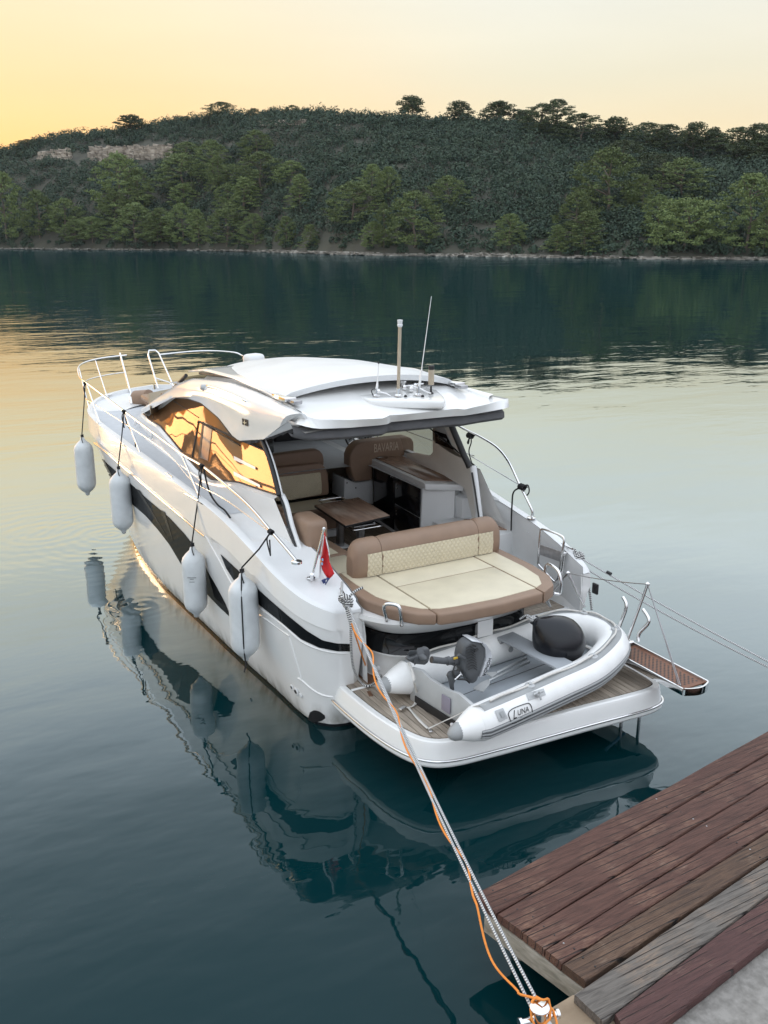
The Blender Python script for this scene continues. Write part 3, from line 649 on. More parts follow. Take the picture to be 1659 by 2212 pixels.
# plank edges: (left end px, right px) in the photograph
E_ = [((1022, 1930), (1659, 1578)), ((1073, 1972), (1659, 1628)), ((1129, 2013), (1659, 1690)), ((1177, 2050), (1659, 1744)), ((1214, 2080), (1659, 1795)), ((1266, 2119), (1659, 1852))]
dock = empty('timber_dock', dk(1022, 1930), 'maroon timber dock of thick weathered planks at lower right', 'dock')
r = random.Random(12)
def plank(A, B, C_, D_, th, mt, lab=None, gap=.006, z0=ZD):
    """A,B near edge left/right; C_,D_ far edge left/right; run on to the right"""
    A, B, C_, D_ = V(A), V(B), V(C_), V(D_)
    d1 = (B-A); d2 = (D_-C_); B = A+d1*2.4; D_ = C_+d2*2.4
    n = V((0, 0, 1)).cross(d1.normalized()); s = 1 if n.dot(C_-A) > 0 else -1
    A = A+n*s*gap; B = B+n*s*gap; C_ = C_-n*s*gap; D_ = D_-n*s*gap
    N_ = 44; vs, fs = [], []; rr = random.Random(int(A.x*1e4) & 0xffff)
    wob = [0]*4
    rows = []
    for i in range(N_+1):
        t = (i/N_)**1.3; wob = [w*.8+rr.uniform(-.0022, .0022) for w in wob]
        p, q = A.lerp(B, t)+n*s*wob[0], C_.lerp(D_, t)-n*s*wob[1]
        dz = wob[2]*.5; e = .012
        pi, qi = p+(q-p).normalized()*e, q+(p-q).normalized()*e
        rows.append([p+V((0, 0, -th)), p+V((0, 0, -e+dz)), pi+V((0, 0, dz)), (pi+qi)/2+V((0, 0, dz-.0015)), qi+V((0, 0, dz)), q+V((0, 0, -e+dz)), q+V((0, 0, -th))])
    k = len(rows[0])
    for row in rows: vs += row
    for i in range(N_):
        for j in range(k):
            jj = (j+1) % k; fs.append((i*k+j, (i+1)*k+j, (i+1)*k+jj, i*k+jj))
    fs.append(tuple(range(k))); fs.append(tuple(range(N_*k, N_*k+k))[::-1])
    me = mesh('plank', vs, fs, 35); bm = bmesh.new(); bm.from_mesh(me); bmesh.ops.recalc_face_normals(bm, faces=bm.faces); bm.to_mesh(me); bm.free()
    o = obj('plank', me, mt, dock)
    if lab: o['label'] = lab
    return o
mats_ = ['red', 'red', 'red', 'red', 'brown']
for i in range(5):
    (a, b), (c, d) = E_[i], E_[i+1]; off = r.uniform(-.003, .003)
    plank(dk(*c, ZD+off), dk(*d, ZD+off), dk(*a, ZD+off), dk(*b, ZD+off), .075, DW[mats_[i]], 'brown plank with the stain worn off' if mats_[i] == 'brown' else None)
plank(dk(1303, 2206), dk(1659, 1934), dk(1239, 2146), dk(1659, 1854), .07, DW['grey'], 'bare grey plank')
plank(dk(1372, 2262), dk(1659, 2034), dk(1326, 2187), dk(1659, 1936), .07, DW['plum'], 'plum stained plank')
# squared bearer under the plank ends
A = dk(1046, 1978, ZD-.085); B = dk(1258, 2136, ZD-.085); d = (B-A).normalized(); n = V((0, 0, 1)).cross(d); n = n if n.x > 0 else -n
M['bearer'] = wood('pale_weathered_bearer', (.16, .15, .12), (.30, .28, .24), .85, 3, (9, 2, 9))
prism('bearer', [A, B+d*.9, B+d*.9+n*.16, A+n*.16], (0, 0, -.15), M['bearer'], dock, .006)
A2 = A+n*2.1; B2 = B+n*2.1
prism('bearer', [A2, B2+d*.9, B2+d*.9+n*.16, A2+n*.16], (0, 0, -.15), M['bearer'], dock, .006)
for P in (A+n*.35+d*.12, A2+n*.3+d*.12, A2+n*2.2+d*.12):
    prism('pile', [P+V((.1*math.cos(t), .1*math.sin(t), -.2)) for t in [i*PI/6 for i in range(12)]], (0, 0, -2.2), M['bearer'], dock)
# nail heads where the planks cross the bearers
r = random.Random(3)
for i in range(5):
    (a, b), (c_, d_) = E_[i], E_[i+1]; p0, p1, q0_, q1_ = dk(*a), dk(*b), dk(*c_), dk(*d_)
    for base_ in (.16, 2.2):
        for u in (.25, .75):
            d1 = (p1-p0).normalized(); P = p0.lerp(q0_, u)+d1*(base_+r.uniform(-.02, .02))+V((0, 0, .0005)); multi('nail_head', [lathe([(.007, -.004), (.007, .001), (.004, .002)], 8, Matrix.Translation(P))], M['steel2'] if r.random() < .2 else M['black'], dock)
# concrete quay the dock rests on
M['concrete'] = mat('weathered_concrete', (.27, .255, .235), .92, vary=.35, vscale=16, bump=.012, bscale=45, dark=(.17, .16, .145))
M['stone'] = mat('rust_tinted_quay_stone', (.34, .27, .19), .9, vary=.35, vscale=4, bump=.008, bscale=22, dark=(.22, .165, .11))
zq = ZD-.078
q0 = dk(1237, 2150, zq); q1 = dk(1165, 2192, zq); dq = (q1-q0); dq.normalize(); nn = V((-dq.y, dq.x, 0)); nn = nn if nn.y < 0 else -nn
qa = q0-dq*-.0; 
edge = (b_-a_).normalized()
p_in = q0+V((.02, 0, 0))
poly = [q1+dq*.02, q0, q0+edge*9, q0+edge*9+V((0, -8, 0)), q1+V((-.2, -8, 0)), q1+dq*.25+V((0, -.8, 0))]
prism('concrete_quay', [V((p.x, p.y, zq)) for p in poly], (0, 0, -2.0), M['concrete'], None, .01, kind='structure')
stp = [q1+dq*.025, q0+V((.0, .004, 0)), q0+V((.22, -.10, 0)), q0+V((.42, -.60, 0)), q1+dq*.25+V((.1, -.8, 0))]
prism('quay_edge_stone', [V((p.x, p.y, zq+.004)) for p in stp], (0, 0, -.30), M['stone'], None, .012, kind='structure')
# ------------------------------------------------------------------ mooring bollard
bp_ = dk(1163, 2222, zq); BOL = bp_.copy()
bol = empty('mooring_bollard', bp_, 'steel mooring bollard with cross pin at the quay corner', 'bollard')
multi('base_plate', [lathe([(.10, 0), (.10, .012), (.06, .02)], 24, Matrix.Translation(bp_))], M['steel2'], bol)
cap = at(1165, 2172, X=bp_.x); hb = max(.14, cap.z-bp_.z)
multi('post', [lathe([(.048, 0), (.048, hb*.72), (.046, hb*.82), (.064, hb*.9), (.067, hb-.006), (.060, hb)], 24, Matrix.Translation(bp_))], M['steel'], bol)
tube('cross_pin', [bp_+V((-.13, .03, hb*.45)), bp_+V((.13, -.03, hb*.45))], .022, M['steel'], bol, 14)
for s in (-1, 1): multi('pin_end', [lathe([(.034, -.01), (.034, .01)], 16, frame(bp_+V((.13*s, -.03*s, hb*.45)), (s, -.2*s, 0)))], M['steel'], bol)
# ------------------------------------------------------------------ the motor yacht
Y_ = empty('motor_yacht', (0, 3, 0), 'white motor yacht with open stern cockpit moored stern-to at the dock', 'motor yacht')
def tinted():
    m_ = bpy.data.materials.new('tinted_window_glass'); m_.use_nodes = True; nt = m_.node_tree; N = nt.nodes; L = nt.links; N.remove(N['Principled BSDF'])
    out = N['Material Output']; tr = N.new('ShaderNodeBsdfTransparent'); tr.inputs[0].default_value = (.11, .085, .06, 1)
    gl = N.new('ShaderNodeBsdfGlossy'); gl.inputs['Roughness'].default_value = .02; gl.inputs['Color'].default_value = (.66, .52, .38, 1)
    lw = N.new('ShaderNodeLayerWeight'); pw = N.new('ShaderNodeMath'); pw.operation = 'POWER'; pw.inputs[1].default_value = 2.2; L.new(lw.outputs['Facing'], pw.inputs[0]); fr = N.new('ShaderNodeMath'); fr.name = 'strength'; fr.operation = 'MULTIPLY_ADD'; fr.inputs[1].default_value = .62; fr.inputs[2].default_value = .08; L.new(pw.outputs[0], fr.inputs[0]); mx = N.new('ShaderNodeMixShader')
    tc = N.new('ShaderNodeTexCoord'); no = N.new('ShaderNodeTexNoise'); no.inputs['Scale'].default_value = 1.2; no.inputs['Detail'].default_value = 1
    bp = N.new('ShaderNodeBump'); bp.inputs['Distance'].default_value = .0012; L.new(tc.outputs['Object'], no.inputs[0]); L.new(no.outputs[0], bp.inputs['Height']); L.new(bp.outputs[0], gl.inputs['Normal'])
    L.new(fr.outputs[0], mx.inputs[0]); L.new(tr.outputs[0], mx.inputs[1]); L.new(gl.outputs[0], mx.inputs[2]); L.new(mx.outputs[0], out.inputs[0]); return m_
M['tint'] = tinted()
def painted_sunset():
    m_ = M['tint'].copy(); m_.name = 'window_painted_sunset'; nt = m_.node_tree; N = nt.nodes; L = nt.links
    df = N.new('ShaderNodeBsdfDiffuse'); df.inputs[0].default_value = (.30, .165, .085, 1); mx = N.new('ShaderNodeMixShader'); mx.inputs[0].default_value = .75  # amber body colour painted in for the sunset sky reflected by the glass
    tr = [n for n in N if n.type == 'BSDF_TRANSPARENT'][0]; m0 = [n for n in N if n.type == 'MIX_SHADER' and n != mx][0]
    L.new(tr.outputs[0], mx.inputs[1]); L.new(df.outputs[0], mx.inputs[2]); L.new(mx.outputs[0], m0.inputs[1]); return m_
M['painted_sunset'] = painted_sunset(); M['painted_sunset'].node_tree.nodes['Glossy BSDF'].inputs['Color'].default_value = (.36, .26, .175, 1)  # gloss coloured amber too, to even out the painted sunset reflection
M['tint'].node_tree.nodes['Transparent BSDF'].inputs[0].default_value = (.42, .42, .40, 1)
M['tint'].node_tree.nodes['strength'].inputs[1].default_value = .25; M['tint'].node_tree.nodes['strength'].inputs[2].default_value = .03
def hullmat():
    m_ = M['gel'].copy(); m_.name = 'hull_gelcoat'; nt = m_.node_tree; N = nt.nodes; L = nt.links; b = N['Principled BSDF']
    tc = N.new('ShaderNodeTexCoord'); sep = N.new('ShaderNodeSeparateXYZ'); L.new(tc.outputs['Object'], sep.inputs[0])
    mp = N.new('ShaderNodeMapping'); mp.inputs['Scale'].default_value = (1, 1, .35); L.new(tc.outputs['Object'], mp.inputs[0])
    no = N.new('ShaderNodeTexNoise'); no.inputs['Scale'].default_value = 7; no.inputs['Detail'].default_value = 7; L.new(mp.outputs[0], no.inputs[0])
    # scum line just over the water and dark antifouling below it
    a = N.new('ShaderNodeMapRange'); a.inputs[1].default_value = .34; a.inputs[2].default_value = .02; L.new(sep.outputs[2], a.inputs[0])
    n2 = N.new('ShaderNodeMapRange'); n2.inputs[1].default_value = .42; n2.inputs[2].default_value = .66; L.new(no.outputs[0], n2.inputs[0])
    mu = N.new('ShaderNodeMath'); mu.operation = 'MULTIPLY'; L.new(a.outputs[0], mu.inputs[0]); L.new(n2.outputs[0], mu.inputs[1])
    m1 = N.new('ShaderNodeMix'); m1.data_type = 'RGBA'; L.new(mu.outputs[0], m1.inputs[0]); L.new(b.inputs['Base Color'].links[0].from_socket, m1.inputs[6]); m1.inputs[7].default_value = (.30, .29, .25, 1)
    lt = N.new('ShaderNodeMath'); lt.operation = 'LESS_THAN'; lt.inputs[1].default_value = .045; L.new(sep.outputs[2], lt.inputs[0])
    m2 = N.new('ShaderNodeMix'); m2.data_type = 'RGBA'; L.new(lt.outputs[0], m2.inputs[0]); L.new(m1.outputs[2], m2.inputs[6]); m2.inputs[7].default_value = (.02, .022, .025, 1)
    L.new(m2.outputs[2], b.inputs['Base Color']); return m_
M['hull'] = hullmat()
# stations: sheer (x, y, z), waterline (x, y)
ST = [((1.36, 1.66, 1.50), (1.18, 1.90)), ((1.60, 1.70, 1.56), (1.35, 1.90)), ((1.82, 1.98, 1.67), (1.52, 1.98)), ((1.93, 2.45, 1.80), (1.66, 2.25)), ((1.95, 3.2, 1.93), (1.70, 3.2)),
      ((1.97, 4.2, 2.06), (1.76, 4.3)), ((2.0, 5.6, 2.12), (1.80, 5.6)), ((2.0, 7.2, 2.13), (1.86, 7.4)), ((1.99, 9.0, 2.14), (1.80, 8.9)), ((1.98, 10.6, 2.15), (1.60, 10.2)),
      ((1.90, 11.8, 2.17), (1.28, 11.1)), ((1.68, 12.6, 2.2), (.92, 11.7)), ((1.3, 13.25, 2.24), (.55, 12.2)), ((.75, 13.65, 2.27), (.26, 12.5)), ((.02, 13.85, 2.3), (.01, 12.7))]
STS = [((1.97, 1.52, 1.42), (1.62, 1.75)), ((1.985, 1.66, 1.52), (1.63, 1.85)), ((1.97, 1.98, 1.67), (1.65, 2.0)), ((1.96, 2.45, 1.80), (1.68, 2.3))]+ST[4:]
def hull_rows(stn, s):
    cols = []
    sh = catmull([V((s*a[0], a[1], a[2])) for a, b in stn], 8); wl = catmull([V((s*b[0], b[1], 0)) for a, b in stn], 8)
    for S, W in zip(sh, wl):
        zr = min(1.70+.02*max(0, S.y-5), S.z*.84) if S.y > 3 else S.z*.86
        R = V((S.x+(-.0 if abs(S.x) > .3 else 0), S.y, zr)); R = W.lerp(R, 1); col = []
        col.append(V((W.x*.25, W.y-.2 if S.y > 8 else W.y, -.75))); col.append(V((W.x*.8, W.y, -.35)))
        for k in range(12):
            t = k/11; e = t**.62 if S.y < 9 else t**(.62+.35*min(1, (S.y-9)/4)); col.append(V((W.x+(R.x-W.x)*e, W.y+(R.y-W.y)*e, R.z*t)))
        o = V((s*.016, 0, 0)); col.append(R+o+V((0, 0, .005)))
        T = S
        for k in range(1, 6):
            t = k/5; q = (R+o).lerp(T, t); q.z = R.z+(T.z-R.z)*(1-(1-t)**1.25); q.x -= s*.03*t*t*0; col.append(q)
        cols.append(col)
    return cols
HP = hull_rows(ST, -1); HS = hull_rows(STS, 1)
hull_p = loft('hull_side', HP, M['hull'], Y_, 50); hull_s = loft('hull_side', HS, M['hull'], Y_, 50, flip=True)
BP = BVHTree.FromPolygons([v.co for v in hull_p.data.vertices], [tuple(p.vertices) for p in hull_p.data.polygons])
def bvh(o): return BVHTree.FromPolygons([v.co.copy() for v in o.data.vertices], [tuple(p.vertices) for p in o.data.polygons])
def cast(B, x, y, off=.006):
    r_ = ray(x, y).normalized(); h = B.ray_cast(CAM, r_, 60)
    if h[0] is None: h = B.find_nearest(CAM+r_*12)
    n_ = h[1] if h[1].dot(r_) < 0 else -h[1]
    return h[0]+n_*off
def patch(name, up, lo, B, mt, n=40, m=6, off=.006, parent=Y_, mirror=False, **pr):
    up = [V((a, b, 0)) for a, b in up]; lo = [V((a, b, 0)) for a, b in lo]
    U, Lw = resample(up, n), resample(lo, n)
    rows_ = [[cast(B, *(U[i].lerp(Lw[i], j/(m-1))).to_2d(), off) for i in range(n)] for j in range(m)]
    o = loft(name, rows_, mt, parent, 60, thick=0, **pr)
    if mirror: mirrored(o)
    return o
def P1(l): return [(135+.2442*a, 918+.2442*b) for a, b in l]
def P2(l): return [(351+.2604*a, 1107+.2604*b) for a, b in l]
def Z1(l): return [(540+.358*a, 756+.358*b) for a, b in l]
def Z2(l): return [(135+.2929*a, 729+.2929*b) for a, b in l]
def Z3(l): return [(648+.2929*a, 1080+.2929*b) for a, b in l]
def Z4(l): return [(918+.3906*a, 918+.3906*b) for a, b in l]
def ZF(l): return [(432+.1953*a, 729+.1953*b) for a, b in l]
def ZC(l): return [(567+.1953*a, 891+.1953*b) for a, b in l]
def ZD_(l): return [(810+.2116*a, 891+.2116*b) for a, b in l]
def ZB(l): return [(1296+.1627*a, 1215+.1627*b) for a, b in l]
patch('hull_window', P1([(275, 212), (350, 300), (500, 430), (600, 515), (760, 660), (950, 820), (1080, 960), (1160, 1060), (1240, 1205), (1290, 1300), (1360, 1420), (1440, 1570), (1492, 1700)]),
      P1([(278, 222), (315, 370), (400, 470), (480, 545), (620, 700), (740, 805), (850, 930), (950, 1060), (1060, 1245), (1190, 1390), (1285, 1500), (1380, 1600), (1492, 1706)]), BP, M['hglass'], 60, 8, mirror=True)
patch('hull_window', P2([(485, 345), (620, 470), (720, 570), (800, 640), (900, 730), (1050, 860), (1200, 980), (1330, 1060), (1450, 1085), (1572, 1090)]),
      P2([(486, 350), (530, 460), (600, 570), (670, 650), (740, 705), (810, 770), (1000, 920), (1150, 1050), (1300, 1120), (1450, 1150), (1590, 1152)]), BP, M['hglass'], 60, 6)
# dark facet bars inside the long window
for a, b in (((650, 560), (965, 1050)), ((330, 290), (480, 520)), ((870, 750), (985, 1030))):
    p = P1([a, b]); patch('window_facet', [p[0], p[1]], [(p[0][0]+10, p[0][1]+5), (p[1][0]+.5, p[1][1]+.5)], BP, mat('window_facet_black', (.004, .004, .005), .25, spec=.1), 12, 3, .010)
def on_hull(pts, off=.0): return [cast(BP, x, y, off) for x, y in pts]
rub = on_hull(P1([(205, 62), (300, 165), (420, 265), (520, 355), (700, 510), (900, 680), (1080, 830), (1180, 920), (1265, 985)]), .006)
tube('rub_rail', catmull(rub, 5), .017, M['steel'], Y_, 8)
for o_ in [o for o in COL.objects if o.name.startswith('rub_rail')]: mirrored(o_)
for l in ([(350, 190), (372, 215), (400, 270), (480, 410), (570, 580), (640, 665), (720, 740), (810, 800)], [(800, 850), (880, 900), (1030, 1010), (1052, 1035), (1095, 1180), (1152, 1375)], [(1125, 1375), (1160, 1395), (1240, 1465), (1330, 1515), (1415, 1530)],
          [(800, 785), (1000, 935), (1150, 1065), (1300, 1135), (1450, 1165), (1540, 1168)]):
    tube('hull_moulding', catmull(on_hull(P2(l), .001), 5), .013, M['gel'], Y_, 8)
for (x, y, r_) in ((1078, 1447, .035), (1112, 1482, .05), (1150, 1515, .03), (716, 1130, .03)):
    p = P2([(x, y)])[0]; P = cast(BP, *p, .004); h = BP.find_nearest(P); n_ = h[1] if h[1].x < 0 else -h[1]
    multi('skin_fitting', [lathe([(r_, 0), (r_, .008), (r_*.7, .012)], 18, frame(P, n_))], M['gel2'], Y_)
    if r_ in (.035, .05): multi('drain_hole', [lathe([(r_*.6, 0), (r_*.55, .014)], 16, frame(P, n_))], M['black'], Y_)
patch('exhaust_opening', [(666, 1551), (670, 1538), (680, 1533), (692, 1537), (702, 1545)], [(667, 1556), (676, 1559), (686, 1559), (696, 1556), (703, 1551)], BP, M['black'], 12, 5, .006)
# lower stern: transom under the platform and the dark intake notch
prism('transom_bottom', [V((-1.5, 2.0, .33)), V((1.62, 2.0, .33)), V((1.4, 2.0, -.4)), V((-1.3, 2.0, -.4))], (0, .05, 0), M['hull'], Y_)
# ---- side decks, foredeck
def deck_side(s, cols, inner):
    rows_ = []
    for c in cols:
        S = c[-1]; w = .10 if S.y > 2.6 else .10
        ix, iz = inner(S)
        a = V((S.x, S.y, S.z)); n_ = V((ix-S.x, 0, 0)); d_ = n_.normalized() if n_.length > 0 else V((-s, 0, 0))
        if S.y > 12.0: n_ = V((ix-S.x, 11.8-S.y, 0)); d_ = n_.normalized()
        t1 = a+d_*.03+V((0, 0, .012)); t2 = a+d_*w+V((0, 0, .008)); t3 = t2+d_*.02; t3.z = iz+.0 if S.y > 3.4 else a.z
        tgt = V((ix, S.y if S.y <= 12 else S.y+(11.8-S.y)*.85, iz))
        if S.y <= 3.4: t3.z = t2.z*.9+iz*.1
        rows_.append([a, t1, t2, t3, t3.lerp(tgt, .5)+V((0, 0, .0)), tgt])
    return rows_
def zdeck(y):
    return interp(y, [(1.5, 1.50), (1.7, 1.56), (2.0, 1.67), (2.5, 1.80), (3.2, 1.90), (4.2, 1.95), (7, 1.97), (9, 2.02), (11, 2.10), (14, 2.22)])
def inner_p(S):
    y = S.y
    if y < 1.8: return -1.24, zdeck(y)-.0
    if y < 9: return -1.22, zdeck(y)
    return -max(.02, min(1.2, abs(S.x)*.62)), zdeck(y)
def inner_s(S):
    if S.y < 4.4: return 1.84, zdeck(S.y)+.02
    x, z = inner_p(S); return -x, z
dp = loft('side_deck', deck_side(-1, HP, inner_p), M['gel2'], Y_, 35); ds = loft('side_deck', deck_side(1, HS, inner_s), M['gel2'], Y_, 35, flip=True)
rows_ = []
for y in np.linspace(6.0, 13.6, 24):
    w = interp(y, [(6, 1.3), (10, 1.3), (11.5, 1.25), (12.5, 1.05), (13.2, .7), (13.6, .2)]); rows_.append([V((w*t, y, zdeck(y)+.003+.03*(1-t*t))) for t in np.linspace(-1, 1, 9)])
loft('foredeck', rows_, M['nonskid'], Y_, 40)
# grey non-skid panels on the side decks
for s, cols in ((-1, HP), (1, HS)):
    rr = []
    for c in cols:
        S = c[-1]
        if 4.4 < S.y < 12.4:
            zz = zdeck(S.y)+.004
            rr.append([V((S.x-s*.16, S.y, zz)), V((s*1.45 if S.y < 9.5 else s*max(.5, abs(S.x)*.62), S.y, zz))])
    loft('nonskid_panel', rr, M['nonskid'], Y_, 40, flip=s > 0)
# ---- cabin side below the windows, window band, roof beam
def lerpx(tab, x): return interp(x, tab)
AT = [(311, 892), (325, 884), (350, 871), (375, 859), (407, 861), (434, 870), (472, 902), (501, 940), (516, 952), (569, 949)]
WB = [(311, 894), (322, 905), (346, 919), (369, 946), (390, 972), (428, 1013), (457, 1035), (516, 1041), (560, 1056), (603, 1070)]
XW = [(300, -1.15), (330, -1.24), (375, -1.32), (430, -1.36), (610, -1.36)]
top = resample([V((a, b, 0)) for a, b in AT], 48); bot = resample([V((a, b, 0)) for a, b in WB], 48)
def wx(x, lean=0): return interp(x, XW)+lean
TOP = [at(p.x, p.y, X=wx(p.x, .30)) for p in top]; BOT = [at(p.x, p.y, X=wx(p.x)) for p in bot]
rows_ = [[b.lerp(t, k/6)+V((-.012*math.sin(PI*k/6), 0, 0)) for b, t in zip(BOT, TOP)] for k in range(7)]
SHX = .27
def mirshift(o):
    c = mirrored(o); 
    for v in c.data.vertices:
        t = min(1, max(0, (v.co.y-3.8)/2)); t = t*t*(3-2*t)*(1-min(1, max(0, (v.co.y-8.5)/1.8))); v.co.x += SHX+.28*t
    return c
win = loft('side_window', rows_, M['painted_sunset'], Y_, 80); winm = mirshift(win); winm.data.materials[0] = M['tint']; BW = bvh(win)
fr = [p+V((-.006, 0, 0)) for p in TOP]+[p+V((-.006, 0, 0)) for p in BOT[::-1]]
f_ = tube('window_frame', fr, .013, M['black'], Y_, 6, closed=True); mirshift(f_)
def on(B, l, off=.004): return [cast(B, x, y, off) for x, y in l]
for l, r_, m_ in ((Z2([(1025, 482), (1005, 620), (985, 750), (960, 888)]), .018, 'black'), (Z2([(820, 468), (900, 520), (1005, 592)]), .008, 'black'), (Z2([(1015, 625), (1110, 680), (1310, 798)]), .012, 'black'), (Z2([(670, 545), (668, 600)]), .008, 'black')):
    tube('window_mullion', on(BW, l, .004), r_, M[m_], Y_, 6)
patch('sliding_pane', Z2([(1046, 622), (1108, 655)]), Z2([(1012, 884), (1076, 912)]), BW, mat('grey_clear_pane', (.16, .17, .17), .08), 8, 8, .008)
patch('sliding_pane_edge', Z2([(1036, 622), (1050, 622)]), Z2([(1006, 880), (1020, 886)]), BW, M['black'], 4, 8, .012)
for a, b in (((1270, 878), (1432, 958)), ((1270, 990), (1466, 1090))):
    p, q = Z2([a, b]); patch('vent_louvre', [p, q], [(p[0]+1, p[1]+8.5), (q[0], q[1]+6)], BW, M['gel2'], 10, 3, .02)
for a in ((1012, 893), (1090, 942), (1157, 982)):
    p = Z2([a])[0]; patch('vent_slot', [(p[0]-3, p[1]-2.5), (p[0]+3.5, p[1]+.5)], [(p[0]-3, p[1]), (p[0]+3.5, p[1]+3)], BW, M['black'], 5, 3, .009)
# cabin side wall
TB = [((262, 906), -.98), ((293, 936), -1.27), ((330, 965), -1.40), ((378, 1001), -1.46), ((457, 1060), -1.50), ((554, 1150), -1.50), ((610, 1196), -1.46), ((648, 1212), -1.40)]
base = resample([at(a, b, X=x) for (a, b), x in TB], 48)
for p in base: p.z = min(p.z, zdeck(p.y)+.02)-.02
W2 = [p+V((-.004, 0, -.008)) for p in BOT]
sill = [p+V((-.07, 0, -.035)) for p in BOT]
rows_ = [[w for w in W2], sill]+[[s_.lerp(b, (k/5)**.8) for s_, b in zip(sill, base)] for k in range(1, 6)]
# walls below run on a little further aft than the glass
cs_ = loft('cabin_side', rows_, M['gel'], Y_, 40); mirshift(cs_)
pa = [BOT[-1]+V((0, 0, 0)), at(612, 1090, X=-1.37), at(622, 1130, X=-1.38), at(635, 1170, X=-1.39), at(647, 1206, X=-1.40)]
tube('door_seal', catmull(pa, 4), .016, M['black'], Y_, 6); tube('door_jamb', [p+V((.04, -.02, 0)) for p in catmull(pa, 4)], .03, M['gel2'], Y_, 8)
pil = [at(566, 950, X=-1.33), at(580, 985, X=-1.35), at(592, 1025, X=-1.36), at(603, 1070, X=-1.37)]
tube('window_pillar', catmull(pil, 5), .035, M['black'], Y_, 8); tube('pillar_trim', [p+V((.03, -.035, 0)) for p in catmull(pil, 5)], .012, M['gel2'], Y_, 6)
# roof beam (the white arch)
BT = Z2([(600, 556), (650, 520), (720, 475), (820, 440), (930, 435)])+[(428, 855), (450, 859), (471, 866), (510, 881), (549, 899), (578, 915), (604, 922)]
CT = Z2([(596, 545), (700, 468), (790, 395), (870, 330), (960, 300)])+[(432, 818), (471, 821), (500, 826), (549, 844), (598, 866), (640, 888), (650, 893)]
n_ = 48
Ar = resample([V((a, b, 0)) for a, b in AT], n_); Br = resample([V((a, b, 0)) for a, b in BT], n_); Cr = resample([V((a, b, 0)) for a, b in CT], n_)
def XB(x): return interp(x, [(300, -1.17), (340, -1.28), (400, -1.40), (470, -1.44), (540, -1.43), (610, -1.36)])
def XC(x): return interp(x, [(300, -1.14), (340, -1.14), (400, -1.18), (480, -1.22), (600, -1.22), (655, -1.26)])
A3 = [at(p.x, p.y, X=wx(p.x, -.015)) for p in top]; B3 = [at(p.x, p.y, X=XB(p.x)) for p in Br]; C3 = [at(p.x, p.y, X=XC(p.x)) for p in Cr]
mirshift(loft('window_soffit', [[p+V((.01, 0, .0)) for p in TOP], A3], M['gel2'], Y_, 60))
rows_ = [A3]
for k in range(1, 5): rows_.append([a.lerp(b, k/4) for a, b in zip(A3, B3)])
for k in range(1, 7):
    t = k/6; rows_.append([b.lerp(c, t)+(V((-.05, 0, .05))*math.sin(PI*t)) for b, c in zip(B3, C3)])
rows_.append([c+V((.06, 0, -.02)) for c in C3]); rows_.append([c+V((.10, 0, -.12)) for c in C3])
BEAMEND = [r_[-1] for r_ in rows_]; bm = bmesh.new(); bm.faces.new([bm.verts.new(p) for p in BEAMEND]); obj('beam_end', bm_mesh('beam_end', bm, 0), M['gel2'], Y_)
beam = loft('roof_beam', rows_, M['gel'], Y_, 50); beamm = mirshift(beam); BB = bvh(beam)
e_ = ZF([(468, 893), (536, 912), (538, 983), (472, 962)])
patch('emblem_plate', [e_[0], e_[1]], [e_[3], e_[2]], BB, M['black'], 6, 6, .006)
c_ = [ZF([a])[0] for a in ((502, 900), (506, 934), (532, 942), (507, 948), (502, 978), (496, 944), (474, 934), (497, 930))]
bm = bmesh.new(); vs_ = [bm.verts.new(cast(BB, x, y, .012)) for x, y in c_]; bm.faces.new(vs_); obj('emblem_star', bm_mesh('emblem_star', bm, 0), M['steel'], Y_)
hr = [cast(BB, x, y, .03) for x, y in ZF([(95, 545), (200, 572), (320, 620), (420, 660), (505, 705)])]
tube('roof_handrail', [cast(BB, *ZF([(95, 545)])[0], -.01)]+catmull(hr, 5)+[cast(BB, *ZF([(512, 708)])[0], -.01)], .014, M['steel'], Y_, 8)
P = cast(BB, *ZF([(45, 555)])[0], 0); multi('navigation_light', [lathe([(.05, -.05), (.05, .0), (.035, .05), (.01, .06)], 16, frame(P, (-1, .3, .3)))], M['ltgrey'], Y_)
# ---- roof: aft slab, sliding panel
def zroof(x, y):
    return interp(y, [(2.2, 3.37), (2.6, 3.40), (3.4, 3.47), (4.4, 3.56), (5.5, 3.58), (7, 3.50), (8.2, 3.32)])+.05*(1-(x/1.3)**2)
lipu = Z1([(305, 385), (340, 412), (400, 430), (600, 426), (800, 414), (840, 398), (1050, 378), (1240, 358), (1290, 360), (1420, 335), (1555, 305)])
lipl = Z1([(272, 438), (330, 455), (400, 466), (600, 455), (820, 436), (850, 420), (1050, 402), (1225, 386), (1300, 382), (1420, 362), (1555, 343)])
def zl(x): return interp(x, [(640, 3.46), (665, 3.43), (700, 3.40), (1050, 3.40), (1097, 3.42)])
LU = resample([at(x, y, z=zl(x)) for x, y in lipu], 40); LL = resample([at(x, y, z=zl(x)-.065) for x, y in lipl], 40)
rows_ = [[p+V((0, .5, .0)) for p in LL], LL, LU]
for k in range(1, 17):
    t = k/16; rr = []
    for i, p in enumerate(LU):
        x0 = p.x; xt = -1.2+2.68*i/39; y = p.y+(7.9-p.y)*t; w = 1-.12*max(0, (y-5)/3)
        x = (x0+(xt-x0)*min(1, t*5))*w; z = p.z+(zroof(x, y)-p.z)*min(1, t*6); rr.append(V((x, y, z)))
    rows_.append(rr)
roof = loft('hardtop', rows_, M['gel'], Y_, 30, flip=True); roof.modifiers.new('thickness', 'SOLIDIFY').thickness = .03
